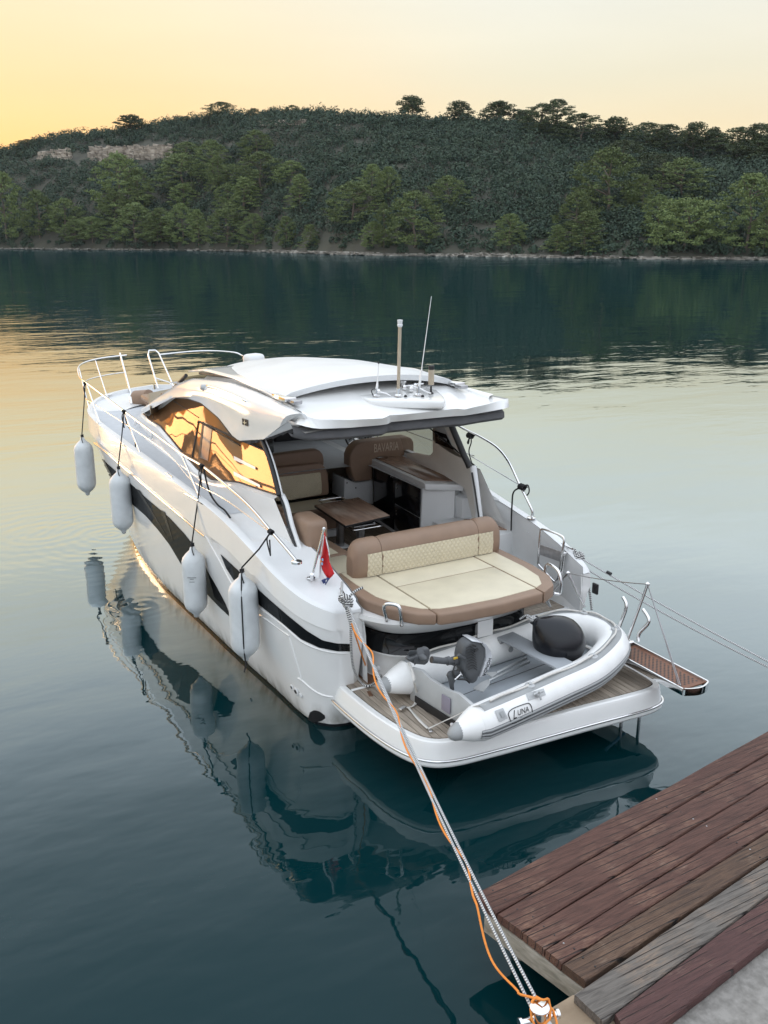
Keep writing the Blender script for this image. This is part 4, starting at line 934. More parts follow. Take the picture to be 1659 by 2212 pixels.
# headlining under the roof
rows_ = [[V((x, y, zroof(x, y)-.16)) for x in np.linspace(-1.25, 1.55, 9)] for y in np.linspace(3.0, 8.4, 12)]
loft('headlining', rows_, mat('grey_headlining', (.32, .31, .30), .8, vary=.05), Y_, 60)
# starboard roof edge curves down to the side windows
# raised plinth for the aerials
pl = [at(x, y, z=3.50) for x, y in Z1([(575, 278), (1010, 235), (1130, 262), (1170, 300), (1180, 322), (1165, 330), (1090, 328), (840, 326), (720, 322)])]
prism('aerial_plinth', [p+V((0, 0, -.06)) for p in pl], (0, 0, .11), M['gel'], Y_, .035, 3)
# groove and handles on the aft slab
tube('roof_groove', [at(x, y, z=3.515) for x, y in Z1([(215, 318), (300, 308), (575, 277)])], .006, M['grey'], Y_, 6)
# sliding sunroof panel
pn = []
for k in range(17):
    t = k/16; y = 3.80+t*3.55; w = interp(t, [(0, 1.30), (.5, 1.24), (1, 1.08)]); yy = []
    for j in range(21):
        u = -1+2*j/20; z = interp(t, [(0, 3.60), (.2, 3.635), (.5, 3.60), (.8, 3.50), (1, 3.38)])+.17*(1-abs(u)**2.2)-.03*(abs(u) > .97); yy.append(V((.10+w*u, y-.10*(1-u*u)*(1-t)+.25*(1-u*u)*t, z)))
    pn.append(yy)
edge0 = [p+V((0, .02, -.075)) for p in pn[0]]
pn2 = [edge0]+pn
for row in pn2[1:]: pass
panel = loft('sunroof_panel', [[r_[0]+V((.02, 0, -.075))]+r_+[r_[-1]+V((-.02, 0, -.075))] for r_ in [edge0]+pn+[[p+V((0, -.02, -.06)) for p in pn[-1]]]], M['gel2'], Y_, 28, flip=True)
for s in (-1, 1):
    xs_ = .10+s*1.2; rl = [V((xs_, y, interp(y, [(3.6, 3.545), (5.5, 3.60), (7.2, 3.46)]))) for y in np.linspace(3.6, 7.2, 9)]
    tube('sunroof_track', rl, .022, M['black'], Y_, 6)
    box('track_bracket', (.10+s*1.25, 3.83, 3.575), (.16, .42, .05), M['steel'], Y_, .01)
    box('track_catch', (.10+s*1.22, 3.55, 3.56), (.12, .16, .05), M['steel2'], Y_, .012)
# canvas roll hung under the aft lip
cr = [p+V((.04*0, .12, -.05)) for p in resample(LL, 40)]
parts_ = []
rw = [[p+V((0, 0, 0)) for p in cr], [p+V((0, -.05, -.03)) for p in cr], [p+V((0, -.06, -.10)) for p in cr], [p+V((0, .0, -.14)) for p in cr], [p+V((0, .08, -.11)) for p in cr]]
loft('awning_roll', rw, M['canvas'], Y_, 60)
sc_ = []
for k in range(25):
    t = k/24; a = at(*[c for c in ZF([(430+ (1090-430)*t, 1137-(1137-1000)*t - 25*abs(math.sin(t*PI*2.5)))])[0]], X=-1.36+.25*t)
    b = at(*[c for c in ZF([(640+(1130-640)*t, 1150-(1150-950)*t)])[0]], X=-1.25+.25*t); sc_.append((a, b))
loft('folded_side_curtain', [[p for p, q in sc_], [p.lerp(q, .5)+V((.0, -.05, -.03+.03*math.sin(i*1.6))) for i, (p, q) in enumerate(sc_)], [q+V((.1, .05, -.02)) for p, q in sc_]], M['canvas'], Y_, 60)
# windscreen and its pillars
ws = []
for k in range(9):
    t = k/8; y0, z0 = 8.0+.15*t, 3.36-.0*t
    ws.append([V((x, 7.8+(1.9+.9*(1-(x/1.4)**2))*t, 3.34+.04*(1-x*x)+(2.40-3.34)*t)) for x in np.linspace(-1.14, 1.40, 13)])
loft('windscreen', ws, M['tint'], Y_, 80)
for x in (-1.13, 0, 1.13): tube('windscreen_pillar', [V((x, 7.8+(1.9+.9*(1-(x/1.4)**2))*t, 3.35-.94*t)) for t in np.linspace(0, 1, 8)], .03, M['black'], Y_, 8)
# coachroof ahead of the windscreen with sun cushions
rw = []
for (w, y1, z) in ((1.30, 12.15, 2.02), (1.27, 12.1, 2.15), (1.20, 12.0, 2.27), (1.10, 11.85, 2.33), (.9, 11.6, 2.36)):
    rw.append([V((w*math.sin(a)*(1 if abs(math.sin(a)) < 1 else 1), 9.6+(y1-9.6)*max(0, math.cos(a))**.8, z)) for a in np.linspace(-PI/2, PI/2, 25)])
rw.append([V((p.x*.9, 9.3+(p.y-9.3)*.3, 2.41)) for p in rw[-1]]); rw.append([V((p.x*.5, 9.2, 2.41)) for p in rw[-1]])
loft('coachroof', rw, M['gel'], Y_, 50, flip=True)
for s in (-1, 1):
    box('foredeck_cushion', (s*.47, 10.75, 2.44), (.9, 1.5, .12), M['brown'], Y_, .04)
    tube('headrest_roll', [V((s*.47-.42, 10.1, 2.6)), V((s*.47+.42, 10.1, 2.6))], .12, M['brown'], Y_, 16)
tube('headrest_roll', [at(x, y, X=xx) for (x, y), xx in zip(Z2([(545, 452), (640, 445)]), (-.78, -.60))], .17, M['brown'], Y_, 18)
pz = [at(x, y, z=2.62) for x, y in Z2([(625, 408), (800, 372), (860, 372), (760, 440), (645, 500)])]
prism('foredeck_cushion', [p-V((0, 0, .2)) for p in pz], (0, 0, .2), mat('olive_quilted_cushion', (.22, .18, .12), .6, vary=.2), Y_, .05, 3)
for (x, y) in ((508, 480), (1030, 590+120)):
    pass
tube('flag_socket', [at(*Z2([(508, 490)])[0], z=2.3), at(*Z2([(500, 440)])[0], z=2.42)], .025, M['steel'], Y_, 8)
for (x, y) in ((539, 624), (657, 722)):
    p = at(*Z2([(x, y)])[0], X=-1.37); multi('deck_light', [lathe([(.02, -.02), (.035, 0), (.02, .02)], 12, frame(p, (-1, 0, .2)) @ Matrix.Diagonal((1, 2.4, 1, 1)))], M['gel2'], Y_)
# ---- cleats
def cleat(p, d, name='deck_cleat', k=1.0):
    d = V(d).normalized(); parts = []
    for s in (-.045, .045): parts.append(sweep([p+d*s*k, p+d*s*k+V((0, 0, .05*k))], .014*k, 8))
    parts.append(sweep(catmull([p+d*-.15*k+V((0, 0, .065*k)), p+d*-.05*k+V((0, 0, .052*k)), p+d*.05*k+V((0, 0, .052*k)), p+d*.15*k+V((0, 0, .065*k))], 4), .016*k, 8))
    return multi(name, parts, M['steel'], Y_)
cleat(at(*Z2([(790, 1045)])[0], z=2.08), (0, 1, 0)); cleat(V((1.88, 7.2, 2.1)), (0, 1, 0)); cleat(at(234, 858, z=2.2), (.6, .4, 0), k=.9); cleat(V((.9, 13.0, 2.2)), (.6, -.4, 0))
# ---- guard rails
def rail(name, pts, r_=.0155, n=6, seg=8): return tube(name, catmull(pts, n), r_, M['steel'], Y_, seg)
top_p = [V((-.45, 14.2, 2.95)), V((-1.0, 14.05, 2.94)), V((-1.45, 13.7, 2.92)), V((-1.72, 13.2, 2.88)), at(172, 815, X=-1.84), at(187, 827, X=-1.86), at(268, 888, X=-1.86), at(330, 934, X=-1.86), at(392, 980, X=-1.86), at(436, 1006, X=-1.86), at(500, 1058, X=-1.86), at(545, 1100, X=-1.86), at(585, 1147, X=-1.86), at(612, 1178, X=-1.84), at(641, 1213, X=-1.80)]
rail('guard_rail', top_p, .0175)
mid_p = [V((-.55, 14.15, 2.58)), V((-1.1, 13.9, 2.57)), V((-1.6, 13.3, 2.55)), at(*Z2([(168, 440)])[0], X=-1.86), at(*Z2([(230, 488)])[0], X=-1.88), at(348, 932+36, X=-1.90), at(413, 1036, X=-1.89), at(480, 1075, X=-1.88), at(530, 1110, X=-1.87), at(585, 1150, X=-1.86)]
rail('guard_wire', mid_p[3:], .0075); rail('lower_bow_rail', mid_p[:5], .012)
for (a, b) in (((216, 914), (187, 827)), ((305, 984), (268, 888)), ((434, 1080), (392, 980))):
    f = at(*a, X=-1.93); t_ = at(*b, X=-1.86); tube('stanchion', [f, t_], .0145, M['steel'], Y_, 8)
    multi('stanchion_foot', [lathe([(.045, -.01), (.045, .008), (.02, .02)], 14, Matrix.Translation(f))], M['steel'], Y_)
tube('stanchion', [V((-1.80, 12.1, 2.17)), V((-1.70, 13.25, 2.88))], .013, M['steel'], Y_, 8)
tube('stanchion', [V((-1.2, 13.1, 2.22)), V((-1.2, 13.95, 2.93))], .013, M['steel'], Y_, 8)
tube('pulpit_post', [at(283, 852, Y=13.5), at(259, 763, Y=14.2)], .022, M['steel'], Y_, 8); 
lp = [at(342, 840, Y=13.3), at(320, 766, Y=13.9), at(322, 757, Y=13.95), at(336, 757, Y=13.9), at(343, 763, Y=13.8), at(375, 835, Y=13.0)]
tube('pulpit_loop', lp, .02, M['steel'], Y_, 8); tube('pulpit_loop', [at(337, 817, Y=13.4), at(366, 826, Y=13.3), at(374, 835, Y=13.1)], .015, M['steel'], Y_, 8)
top_s = [at(345, 766, Y=13.8), V((1.2, 13.9, 2.98)), V((1.7, 13.2, 2.99)), at(530, 770, X=1.84), at(600, 781, X=1.84), V((1.97, 8, 3.0)), V((1.97, 5.5, 2.92)), at(1000, 925, X=1.84), at(1040, 945, X=1.84), at(1075, 968, X=1.84), at(1100, 1000, X=1.84), at(1124, 1050, X=1.84), at(1140, 1082, X=1.84), at(1150, 1105, X=1.86), at(1148, 1119, X=1.88)]
rail('guard_rail', top_s, .0175); rail('guard_wire', [V((1.86, 12.5, 2.55)), V((1.87, 8, 2.5)), at(1000, 976, X=1.87), at(1015, 984, X=1.87), at(1120, 1046, X=1.86)], .0075)
for y in (12.3, 9.8, 7.2, 5.0): tube('stanchion', [V((1.93, y-.3, 2.1)), V((1.84, y, interp(y, [(4, 2.82), (7, 2.96), (12.3, 2.97)])))], .0145, M['steel'], Y_, 8)
multi('stanchion_foot', [lathe([(.06, -.01), (.06, .008), (.02, .02)], 16, Matrix.Translation(V(top_s[-1])))], M['steel'], Y_)
multi('stanchion_foot', [lathe([(.06, -.02), (.06, .006), (.02, .02)], 16, Matrix.Translation(V(top_p[-1])))], M['steel'], Y_)
# ---- roof aerials and lights
def roofp(x, y, z=3.56): return at(x, y, z=z)
b0 = roofp(813, 856); 
def yy(x, y, b): return at(x, y, Y=b.y)
multi('aerial_base', [lathe([(.045, 0), (.045, .015), (.02, .03), (.018, .10)], 14, Matrix.Translation(b0)), sweep([b0+V((-.02, 0, .07)), b0+V((.12, -.05, .03)), b0+V((.16, -.08, -.0))], .010, 8), lathe([(.03, .0), (.03, .04)], 12, frame(b0+V((0, 0, .06)), (1, 0, 0)))], M['steel'], Y_)
t_ = yy(818, 786, b0); tube('whip_aerial', [b0+V((0, 0, .08)), b0.lerp(t_, .3), b0.lerp(t_, .55), t_], [.020, .018, .007, .005], M['gel'], Y_, 8)
multi('aerial_tip', [lathe([(.009, 0), (.011, .02), (.006, .03)], 8, Matrix.Translation(t_))], M['black'], Y_)
tube('aerial_cable', catmull([b0+V((-.02, 0, .10)), b0+V((-.08, -.02, .08)), b0+V((-.06, -.03, .01))], 5), .006, M['black'], Y_, 6)
b1 = roofp(860, 856); t1 = yy(864, 703, b1); tube('mast_pole', [b1, t1], .021, mat('tan_mast', (.42, .35, .26), .35, vary=.15), Y_, 12)
multi('mast_foot', [lathe([(.05, 0), (.05, .015), (.03, .03), (.03, .10)], 14, Matrix.Translation(b1))], M['steel'], Y_)
multi('mast_light', [lathe([(.024, -.02), (.034, 0), (.034, .012), (.028, .018), (.032, .05), (.034, .055), (.034, .068), (.0, .072)], 16, Matrix.Translation(t1))], M['gel2'], Y_)
b2 = roofp(903, 854); k2 = yy(909, 815, b2); t2 = at(932, 640, Y=b2.y)
tube('whip_aerial', [b2+V((0, 0, .05)), k2, b2.lerp(t2, .3), t2], [.018, .016, .006, .0035], M['gel'], Y_, 8)
multi('aerial_base', [lathe([(.05, 0), (.05, .015), (.025, .03), (.02, .12)], 14, Matrix.Translation(b2)), sweep([b2+V((0, 0, .09)), b2+V((-.1, -.02, .13)), b2+V((-.14, -.03, .10))], .012, 8), sweep([b2+V((0, 0, .10)), b2+V((.10, -.06, .04)), b2+V((.13, -.1, .03))], .011, 8)], M['steel'], Y_)
for i, (x, y) in enumerate(((873, 842), (888, 846), (896, 838))):
    p = roofp(x, y); multi('horn', [lathe([(.022, 0), (.03, .01), (.03, .05), (.012, .07)], 12, Matrix.Translation(p)), sweep([p+V((0, 0, .05)), p+V((.12, -.02, .05))], .012, 8)], M['steel'], Y_)
p = roofp(870, 838); multi('horn_dome', [lathe([(.03, 0), (.03, .05), (.055, .07), (.06, .10), (.03, .13), (.0, .135)], 16, Matrix.Translation(p))], M['steel'], Y_)
for x, y in ((876, 858), (913, 858)): p = roofp(x, y); multi('cable_gland', [lathe([(.02, 0), (.02, .02), (.008, .03)], 10, Matrix.Translation(p))], M['black'], Y_)
b3 = roofp(931, 851); t3 = yy(931, 790, b3)
multi('stern_light_base', [lathe([(.035, 0), (.035, .015), (.014, .03), (.012, .10)], 12, Matrix.Translation(b3))], M['black'], Y_)
h3 = t3.z-b3.z; multi('stern_light', [lathe([(.036, .12), (.038, .14), (.038, h3-.05)], 16, Matrix.Translation(b3))], bpy.data.materials['tan_mast'], Y_)
multi('stern_light_cap', [lathe([(.036, h3-.05), (.038, h3-.04), (.038, h3), (.0, h3)], 16, Matrix.Translation(b3))], M['black'], Y_)
ps = at(549, 795, Y=8.0)
multi('searchlight_foot', [lathe([(.07, -.1), (.06, 0), (.05, .05)], 16, Matrix.Translation(ps))], M['gel'], Y_)
box('searchlight', ps+V((0, 0, .14)), (.33, .26, .20), M['gel2'], Y_, .07, 3, rz=.3)
box('searchlight_lens', ps+V((-.05, .15, .14)), (.22, .02, .14), M['glass'], Y_, .03, 2, rz=.3)
# ------------------------------------------------------------------ swim platform
def pieces_clip(poly, x0, x1):
    """cut a plan outline (list of (x,y)) to x0..x1"""
    def clip(pts, f, t):
        out = []
        for i in range(len(pts)):
            a, b = pts[i], pts[(i+1) % len(pts)]; fa, fb = f(a)-t, f(b)-t
            if fa >= 0: out.append(a)
            if fa*fb < 0: k = fa/(fa-fb); out.append((a[0]+(b[0]-a[0])*k, a[1]+(b[1]-a[1])*k))
        return out
    p = clip(poly, lambda q: q[0], x0); return clip(p, lambda q: -q[0], -x1) if len(p) > 2 else []
def boards(poly, pitch, gap, z, th, mt, parent, name='teak_board', axis=0, bev=.0015, caulk=True):
    pl_ = poly if axis == 0 else [(b, a) for a, b in poly]
    xs_ = [p[0] for p in pl_]; x = min(xs_)
    if caulk: prism(name.replace('board', 'caulking'), [V((a, b, z-.012)) for a, b in poly], (0, 0, -.004), M['black'], parent)
    while x < max(xs_):
        q = pieces_clip(pl_, x+gap/2, x+pitch-gap/2)
        if len(q) > 2:
            ar = abs(sum(q[i][0]*q[(i+1) % len(q)][1]-q[(i+1) % len(q)][0]*q[i][1] for i in range(len(q))))/2
            if ar > .0015:
                if axis: q = [(b, a) for a, b in q]
                # drop near-duplicate corners
                qq = [q[0]]
                for p in q[1:]:
                    if math.hypot(p[0]-qq[-1][0], p[1]-qq[-1][1]) > .002: qq.append(p)
                if len(qq) > 2: prism(name, [V((a, b, z)) for a, b in qq], (0, 0, -th), mt, parent, 0, smooth=0)
        x += pitch
PLAT = [V(p+(0,)) for p in [(-1.53, 2.1), (-1.53, 1.5), (-1.50, .95), (-1.42, .50), (-1.28, .22), (-1.02, .08), (-.5, .02), (.1, -.02), (.7, -.06), (1.2, -.10), (1.55, -.11), (1.76, -.04), (1.84, .14), (1.86, .6), (1.80, 1.2), (1.72, 2.1)]]
def ring(k, z, pts=PLAT):
    """outline pulled in by k"""
    out = []; P = catmull(pts, 6)
    for i, p in enumerate(P):
        a, b = P[max(i-1, 0)], P[min(i+1, len(P)-1)]; t = (b-a).normalized(); n_ = V((-t.y, t.x, 0))
        out.append(V((p.x+n_.x*k, p.y+n_.y*k, z)))
    return out
rows_ = [ring(1.2, .31), ring(.20, .31), ring(.06, .318), ring(.015, .335), ring(0, .36), ring(.0, .395), ring(.022, .405), ring(.022, .43), ring(.03, .47), ring(.045, .55), ring(.06, .592), ring(.075, .602), ring(.13, .60), ring(.135, .588), ring(1.3, .588)]
plat = loft('swim_platform', rows_, M['gel'], Y_, 30)
tube('platform_rub_rail', ring(.004, .41)[2:-3], .014, M['steel'], Y_, 8)
multi('rub_rail_end', [lathe([(.02, -.02), (.02, .02)], 8, frame(ring(-.01, .40)[2], (0, 1, 0)))], M['steel'], Y_)
inner_out = [(p.x, p.y) for p in ring(.145, 0)]
boards(inner_out, .078, .007, .604, .02, M['teak'], Y_)
# boards forward of the platform line at both sides of the transom
prism('platform_step', [V((-1.40, 1.62, .597)), V((-1.18, 1.62, .597)), V((-.80, 1.48, .597)), V((-.8, 1.45, .597)), V((-1.18, 1.585, .597)), V((-1.40, 1.585, .597))], (0, 0, .018), M['gel'], Y_, .006)
boards([(-1.17, 1.66), (-.72, 1.50), (-.85, 2.05), (-1.17, 2.3)], .07, .006, .612, .02, M['teakred'], Y_)
# ---- transom block under the sunpad
def tr(z, k): return [V((x, y, z)) for x, y in k]
t0 = catmull([V(p+(0,)) for p in [(-1.08, 2.7), (-1.06, 2.1), (-.98, 1.74), (-.80, 1.52), (-.45, 1.40), (.1, 1.36), (.6, 1.38), (.90, 1.50), (1.06, 1.74), (1.12, 2.1), (1.14, 2.7)]], 5)
def trow(z, off):
    out = []
    for i, p in enumerate(t0):
        a, b = t0[max(i-1, 0)], t0[min(i+1, len(t0)-1)]; t = (b-a).normalized(); n_ = V((t.y, -t.x, 0)); out.append(V((p.x+n_.x*off, p.y+n_.y*off, z)))
    return out
trans = loft('transom_moulding', [trow(.585, .04), trow(.62, .0), trow(.80, -.01), trow(.90, .02), trow(.935, .045), trow(.965, .04), trow(1.01, -.01), trow(1.18, -.01), trow(1.215, .04), trow(1.26, .08), trow(1.34, .20), trow(1.42, .27), trow(1.47, .26), trow(1.475, .1)], M['gel'], Y_, 35)
BT_ = bvh(trans)
for ang0, ang1 in ((4, 25), (27, 47)):
    seg_ = [trow(z, 0)[ang0:ang1+1] for z in (1.055, 1.10, 1.15, 1.20, 1.24)]
    offs = (.048, .0, .0, .002, .046)
    rr = []
    for z, of in zip((.955, 1.0, 1.09, 1.18, 1.222), (.053, .014, .004, .012, .053)): rr.append(trow(z, of)[ang0:ang1+1])
    loft('transom_window', rr, M['hglass'], Y_, 60)
loft('transom_mullion', [trow(z, .056)[25:28] for z in (.94, 1.23)], M['gel'], Y_, 60)
for i, z in ((17, .75), (20, .70), (10, .72), (31, .72)):
    p = trow(z, 0)[i]; multi('deck_drain', [lathe([(.028, -.01), (.028, .008), (.02, .012)], 14, frame(p, (0 if i > 12 else -.5, -1, .1)))], M['gel2'], Y_)
# stern handrail loops
def loop(pts, r_=.021): tube('grab_rail', catmull(pts, 6), r_, M['steel'], Y_, 10)
f1 = cast(BT_, 834, 1336, 0); f2 = cast(BT_, 866, 1346, 0); o_ = V((-.35, -.9, 0)).normalized()*.09
a1 = at(830, 1312, Y=f1.y+o_.y*1.0); a2 = at(864, 1317, Y=f2.y+o_.y)
loop([f1, f1+o_*.6, f1.lerp(a1, .4)+o_*.6, a1, a1.lerp(a2, .2)+V((0, 0, .045)), a1.lerp(a2, .8)+V((0, 0, .045)), a2, f2.lerp(a2, .4)+o_*.6, f2+o_*.6, f2])
g1 = V((1.22, 1.62, 1.36)); g2 = V((1.22, 1.32, 1.36)); oo = V((.07, -.03, 0))
loop([g1, g1+oo, g1+oo+V((0, 0, .15)), g1+oo*1.2+V((0, 0, .26)), g1.lerp(g2, .3)+oo+V((0, 0, .30)), g1.lerp(g2, .8)+oo+V((0, 0, .27)), g2+oo+V((0, 0, .16)), g2+oo, g2])
# ---- walkway, steps and coaming walls
def step(x0, x1, y0, y1, z, zb, teak=True, mt='gel2'):
    box('step', ((x0+x1)/2, (y0+y1)/2, (z+zb)/2), (x1-x0, y1-y0, z-zb), M[mt], Y_, .015)
def quadstep(poly, z, zb):
    prism('step', [V((a, b, zb)) for a, b in poly], (0, 0, z-zb), M['gel2'], Y_, .012)
quadstep([(1.10, 1.78), (1.93, 1.78), (1.93, 2.6), (1.10, 2.6)], .86, .55)
quadstep([(1.14, 2.45), (1.93, 2.45), (1.93, 3.2), (1.14, 3.2)], 1.22, .8)
quadstep([(1.18, 3.0), (1.93, 3.0), (1.93, 4.0), (1.18, 4.0)], 1.56, 1.1)
quadstep([(1.62, 3.9), (1.93, 3.9), (1.93, 4.6), (1.62, 4.6)], 1.86, 1.5)
boards([(1.20, 1.84), (1.86, 1.84), (1.86, 2.36), (1.20, 2.36)], .07, .006, .872, .016, M['teak'], Y_, axis=1)
boards([(1.25, 2.52), (1.84, 2.58), (1.60, 2.98), (1.25, 2.98)], .07, .006, 1.232, .016, M['teak'], Y_, axis=1)
boards([(1.60, 3.30), (1.86, 3.12), (1.86, 3.62), (1.60, 3.86)], .05, .005, 1.572, .016, M['walnut'], Y_, axis=1)
# starboard coaming inner wall
rr = []
for c in HS:
    S = c[-1]
    if S.y < 4.7:
        x = 1.84; zt = zdeck(S.y)+.015; y = S.y
        rr.append([V((x+.11, max(1.56, y), .56)), V((x+.07, max(1.56, y), .9)), V((x+.03, max(1.54, y), min(zt-.08, 1.3))), V((x, y, zt))])
loft('coaming_wall', rr, M['gel2'], Y_, 40)
S0 = HS[0]
rr = [[c_, V((1.84+.11*max(0, (1.4-c_.z)), c_.y+.03, c_.z))] for c_ in S0[4:]]; loft('quarter_end', rr, M['gel'], Y_, 40, flip=True)
# port coaming inner wall
rr = []
for c in HP:
    S = c[-1]
    if S.y < 4.2:
        ix, iz = inner_p(S); y = S.y; rr.append([V((ix+.02, max(y, 1.64), iz)), V((ix+.06, max(1.64, y), 1.2)), V((ix+.08, max(1.64, y), .56))])
loft('coaming_wall', rr, M['gel2'], Y_, 40)
c0 = HP[0]; rr = [[c_, V((c_.x+.16*max(0, min(1, (c_.z-.2)/1.0))+.02, c_.y+.06, c_.z))] for c_ in c0[4:]]; loft('quarter_end', rr, M['gel'], Y_, 40)
quadstep([(-1.22, 1.95), (-.95, 1.95), (-.95, 2.5), (-1.22, 2.5)], .98, .55); boards([(-1.2, 1.97), (-1.0, 1.97), (-.97, 2.4), (-1.2, 2.4)], .05, .005, .992, .014, M['teak'], Y_, axis=1)
quadstep([(-1.22, 2.3), (-1.0, 2.3), (-1.0, 2.9), (-1.22, 2.9)], 1.34, .9); boards([(-1.2, 2.32), (-1.05, 2.32), (-1.03, 2.7), (-1.2, 2.7)], .05, .005, 1.352, .014, M['walnut'], Y_, axis=1)
# side socket plates and stickers on the starboard coaming
def plate(name, l, X, mt, th=.012, parent=Y_, **pr):
    P = [at(x, y, X=X) for x, y in l]; return prism(name, P, (-th, 0, 0), mt, parent, .002, **pr)
plate('shower_hatch', Z4([(560, 558), (586, 570), (584, 606), (558, 592)]), 1.865, M['black'], .008)
for k, (u, v) in enumerate(((566, 566), (578, 572), (566, 586), (577, 592), (571, 579))):
    plate('hatch_button', Z4([(u-3, v-3), (u+3, v-1), (u+3, v+5), (u-3, v+3)]), 1.853, M['steel'], .004)
plate('socket_plate', Z4([(588, 572), (612, 584), (612, 624), (587, 610)]), 1.865, M['ltgrey'], .008)
plate('warning_sticker', Z4([(592, 556), (616, 567), (616, 576), (592, 566)]), 1.865, M['white'], .003)
plate('warning_sticker', Z4([(828, 797), (852, 810), (850, 826), (826, 814)]), 1.93, M['white'], .003)
plate('warning_sticker', Z4([(826, 817), (850, 829), (848, 846), (824, 834)]), 1.93, M['ltgrey'], .003)
# steel gate with its dark panel
g = Z4([(628, 756), (634, 640), (640, 588), (652, 577), (700, 590), (752, 612), (768, 630), (766, 668), (752, 760), (738, 838), (726, 862), (712, 862), (660, 806), (630, 774)])
G3 = [at(x, y, X=1.66+.10*(x-1160)/60) for x, y in g]
tube('gate_frame', catmull(G3, 4, True), .016, M['steel'], Y_, 8, closed=True)
prism('gate_panel', [at(x, y, X=1.66+.10*(x-1160)/60) for x, y in Z4([(634, 662), (752, 700), (746, 756), (632, 716)])], (.008, 0, 0), M['steel2'], Y_)
tube('gate_post', [at(x, y, X=1.82) for x, y in Z4([(772, 700), (756, 836)])], .02, M['steel'], Y_, 8)
for p in ((770, 712), (754, 822)): box('gate_hinge', at(*Z4([p])[0], X=1.80), (.08, .05, .04), M['steel'], Y_, .006)
# ---- cockpit sole and interior floor
ZS = 1.05
prism('cockpit_sole', [V((-1.25, 2.2, ZS-.02)), V((1.85, 2.2, ZS-.02)), V((1.85, 9.4, ZS-.02)), V((-1.25, 9.4, ZS-.02))], (0, 0, -.05), M['gel2'], Y_)
boards([(-.55, 2.7), (1.24, 2.7), (1.24, 6.0), (-.55, 6.0)], .062, .007, ZS, .016, wood('cockpit_teak', (.11, .08, .055), (.19, .145, .10), .6), Y_, name='sole_board')
box('saloon_sole', (.3, 7.4, ZS-.01), (3.0, 2.7, .02), M['dash'], Y_)
pz = [at(x, y, z=1.25) for x, y in ZC([(745, 795), (800, 785), (915, 772), (910, 825), (830, 838), (790, 830)])]; prism('companion_step', pz, (0, 0, -.12), M['walnut'], Y_, .01)
# ---- sunpad
ZP = 1.605
P_ = [(-1.14, 2.62), (-1.16, 2.2), (-1.14, 1.72), (-1.02, 1.36), (-.84, 1.10), (-.62, .97), (-.40, .93), (.15, .89), (.75, .93), (.98, 1.05), (1.14, 1.32), (1.20, 1.72), (1.21, 2.3), (1.20, 2.72)]
def clipy(poly, y0, y1): return [(b, a) for a, b in pieces_clip([(b, a) for a, b in poly], y0, y1)]
def inset(poly, k):
    P = [V((a, b, 0)) for a, b in poly]; out = []
    for i, p in enumerate(P):
        a, b = P[max(i-1, 0)], P[min(i+1, len(P)-1)]; t = (b-a).normalized(); out.append((p.x-t.y*k, p.y+t.x*k))
    return out
xl_, xr_ = -.66, .74
for nm, a, b in (('left', -2, xl_-.004), ('centre', xl_+.004, xr_-.004), ('right', xr_+.004, 2)):
    o_ = pieces_clip(P_, a, b); prism('sunpad_cushion', [V((x, y, ZP-.14)) for x, y in o_], (0, 0, .14), M['brown'], Y_, .028, 3, label=None or f'{nm} sunpad cushion with brown border')
in_ = inset(P_, .14)
def panel_top(poly, z, name='cream_panel', b=.006): 
    if len(poly) > 2: prism(name, [V((x, y, z-.03)) for x, y in poly], (0, 0, .037), M['cream'], Y_, b, 2)
panel_top(pieces_clip(in_, -2, xl_-.012), ZP); panel_top(clipy(pieces_clip(in_, xl_+.012, xr_-.012), 0, 1.88), ZP); panel_top(clipy(pieces_clip(in_, xl_+.012, xr_-.012), 1.90, 3), ZP); panel_top(pieces_clip(in_, xr_+.012, 2), ZP)
# backrest: thick rounded bolster in three lengths with quilted faces
def bolster(name, x0, x1, ends=(0, 0), hl=0):
    pf = [(2.34, ZP+.0), (2.31, ZP+.12), (2.32, ZP+.30), (2.36, ZP+.40), (2.44, ZP+.45), (2.53, ZP+.44), (2.60, ZP+.37), (2.62, ZP+.2), (2.60, ZP+.0)]
    pf = [(p.x, p.y) for p in catmull([V((a, b, 0)) for a, b in pf], 3)]
    rows_ = []; n_ = 12
    for i in range(n_+1):
        t = i/n_; x = x0+(x1-x0)*t; k = 0
        if ends[0] and t < .5: k = max(0, 1-(x-x0)/.16)
        if ends[1] and t > .5: k = max(0, 1-(x1-x)/.16)
        f = math.sqrt(max(0, 1-k*k)) if k > 0 else 1; f = .55+.45*f
        if not ends[0] and i == 0 or (not ends[1] and i == n_): f = .965
        rows_.append([V((x, 2.47+(y-2.47)*(f if k else (1 if f == 1 else .98)), ZP+(z-ZP)*f)) for y, z in pf])
    vs = [p for r_ in rows_ for p in r_]; m_ = len(pf); fs = [(i*m_+j, i*m_+j+1, (i+1)*m_+j+1, (i+1)*m_+j) for i in range(n_) for j in range(m_-1)]
    fs += [tuple(range(m_)), tuple(range(n_*m_, n_*m_+m_))[::-1]]
    return obj(name, mesh(name, vs, fs, 50), M['brown'], Y_)
bolster('backrest', -.96, -.60, (1, 0)); bolster('backrest', -.594, .80); bolster('backrest', .806, 1.18, (0, 1))
def quiltface(x0, x1, z0=ZP+.015, z1=ZP+.30):
    rw = [[V((x, 2.305+.012*abs(k-2)/2-.006+(.0 if 0 < i < 12 else .012), z0+(z1-z0)*k/4)) for i, x in enumerate(np.linspace(x0, x1, 13))] for k in range(5)]
    loft('quilted_panel', rw, M['quilt'], Y_, 60)
quiltface(-.80, -.60); quiltface(-.594, .80); quiltface(.806, 1.03)
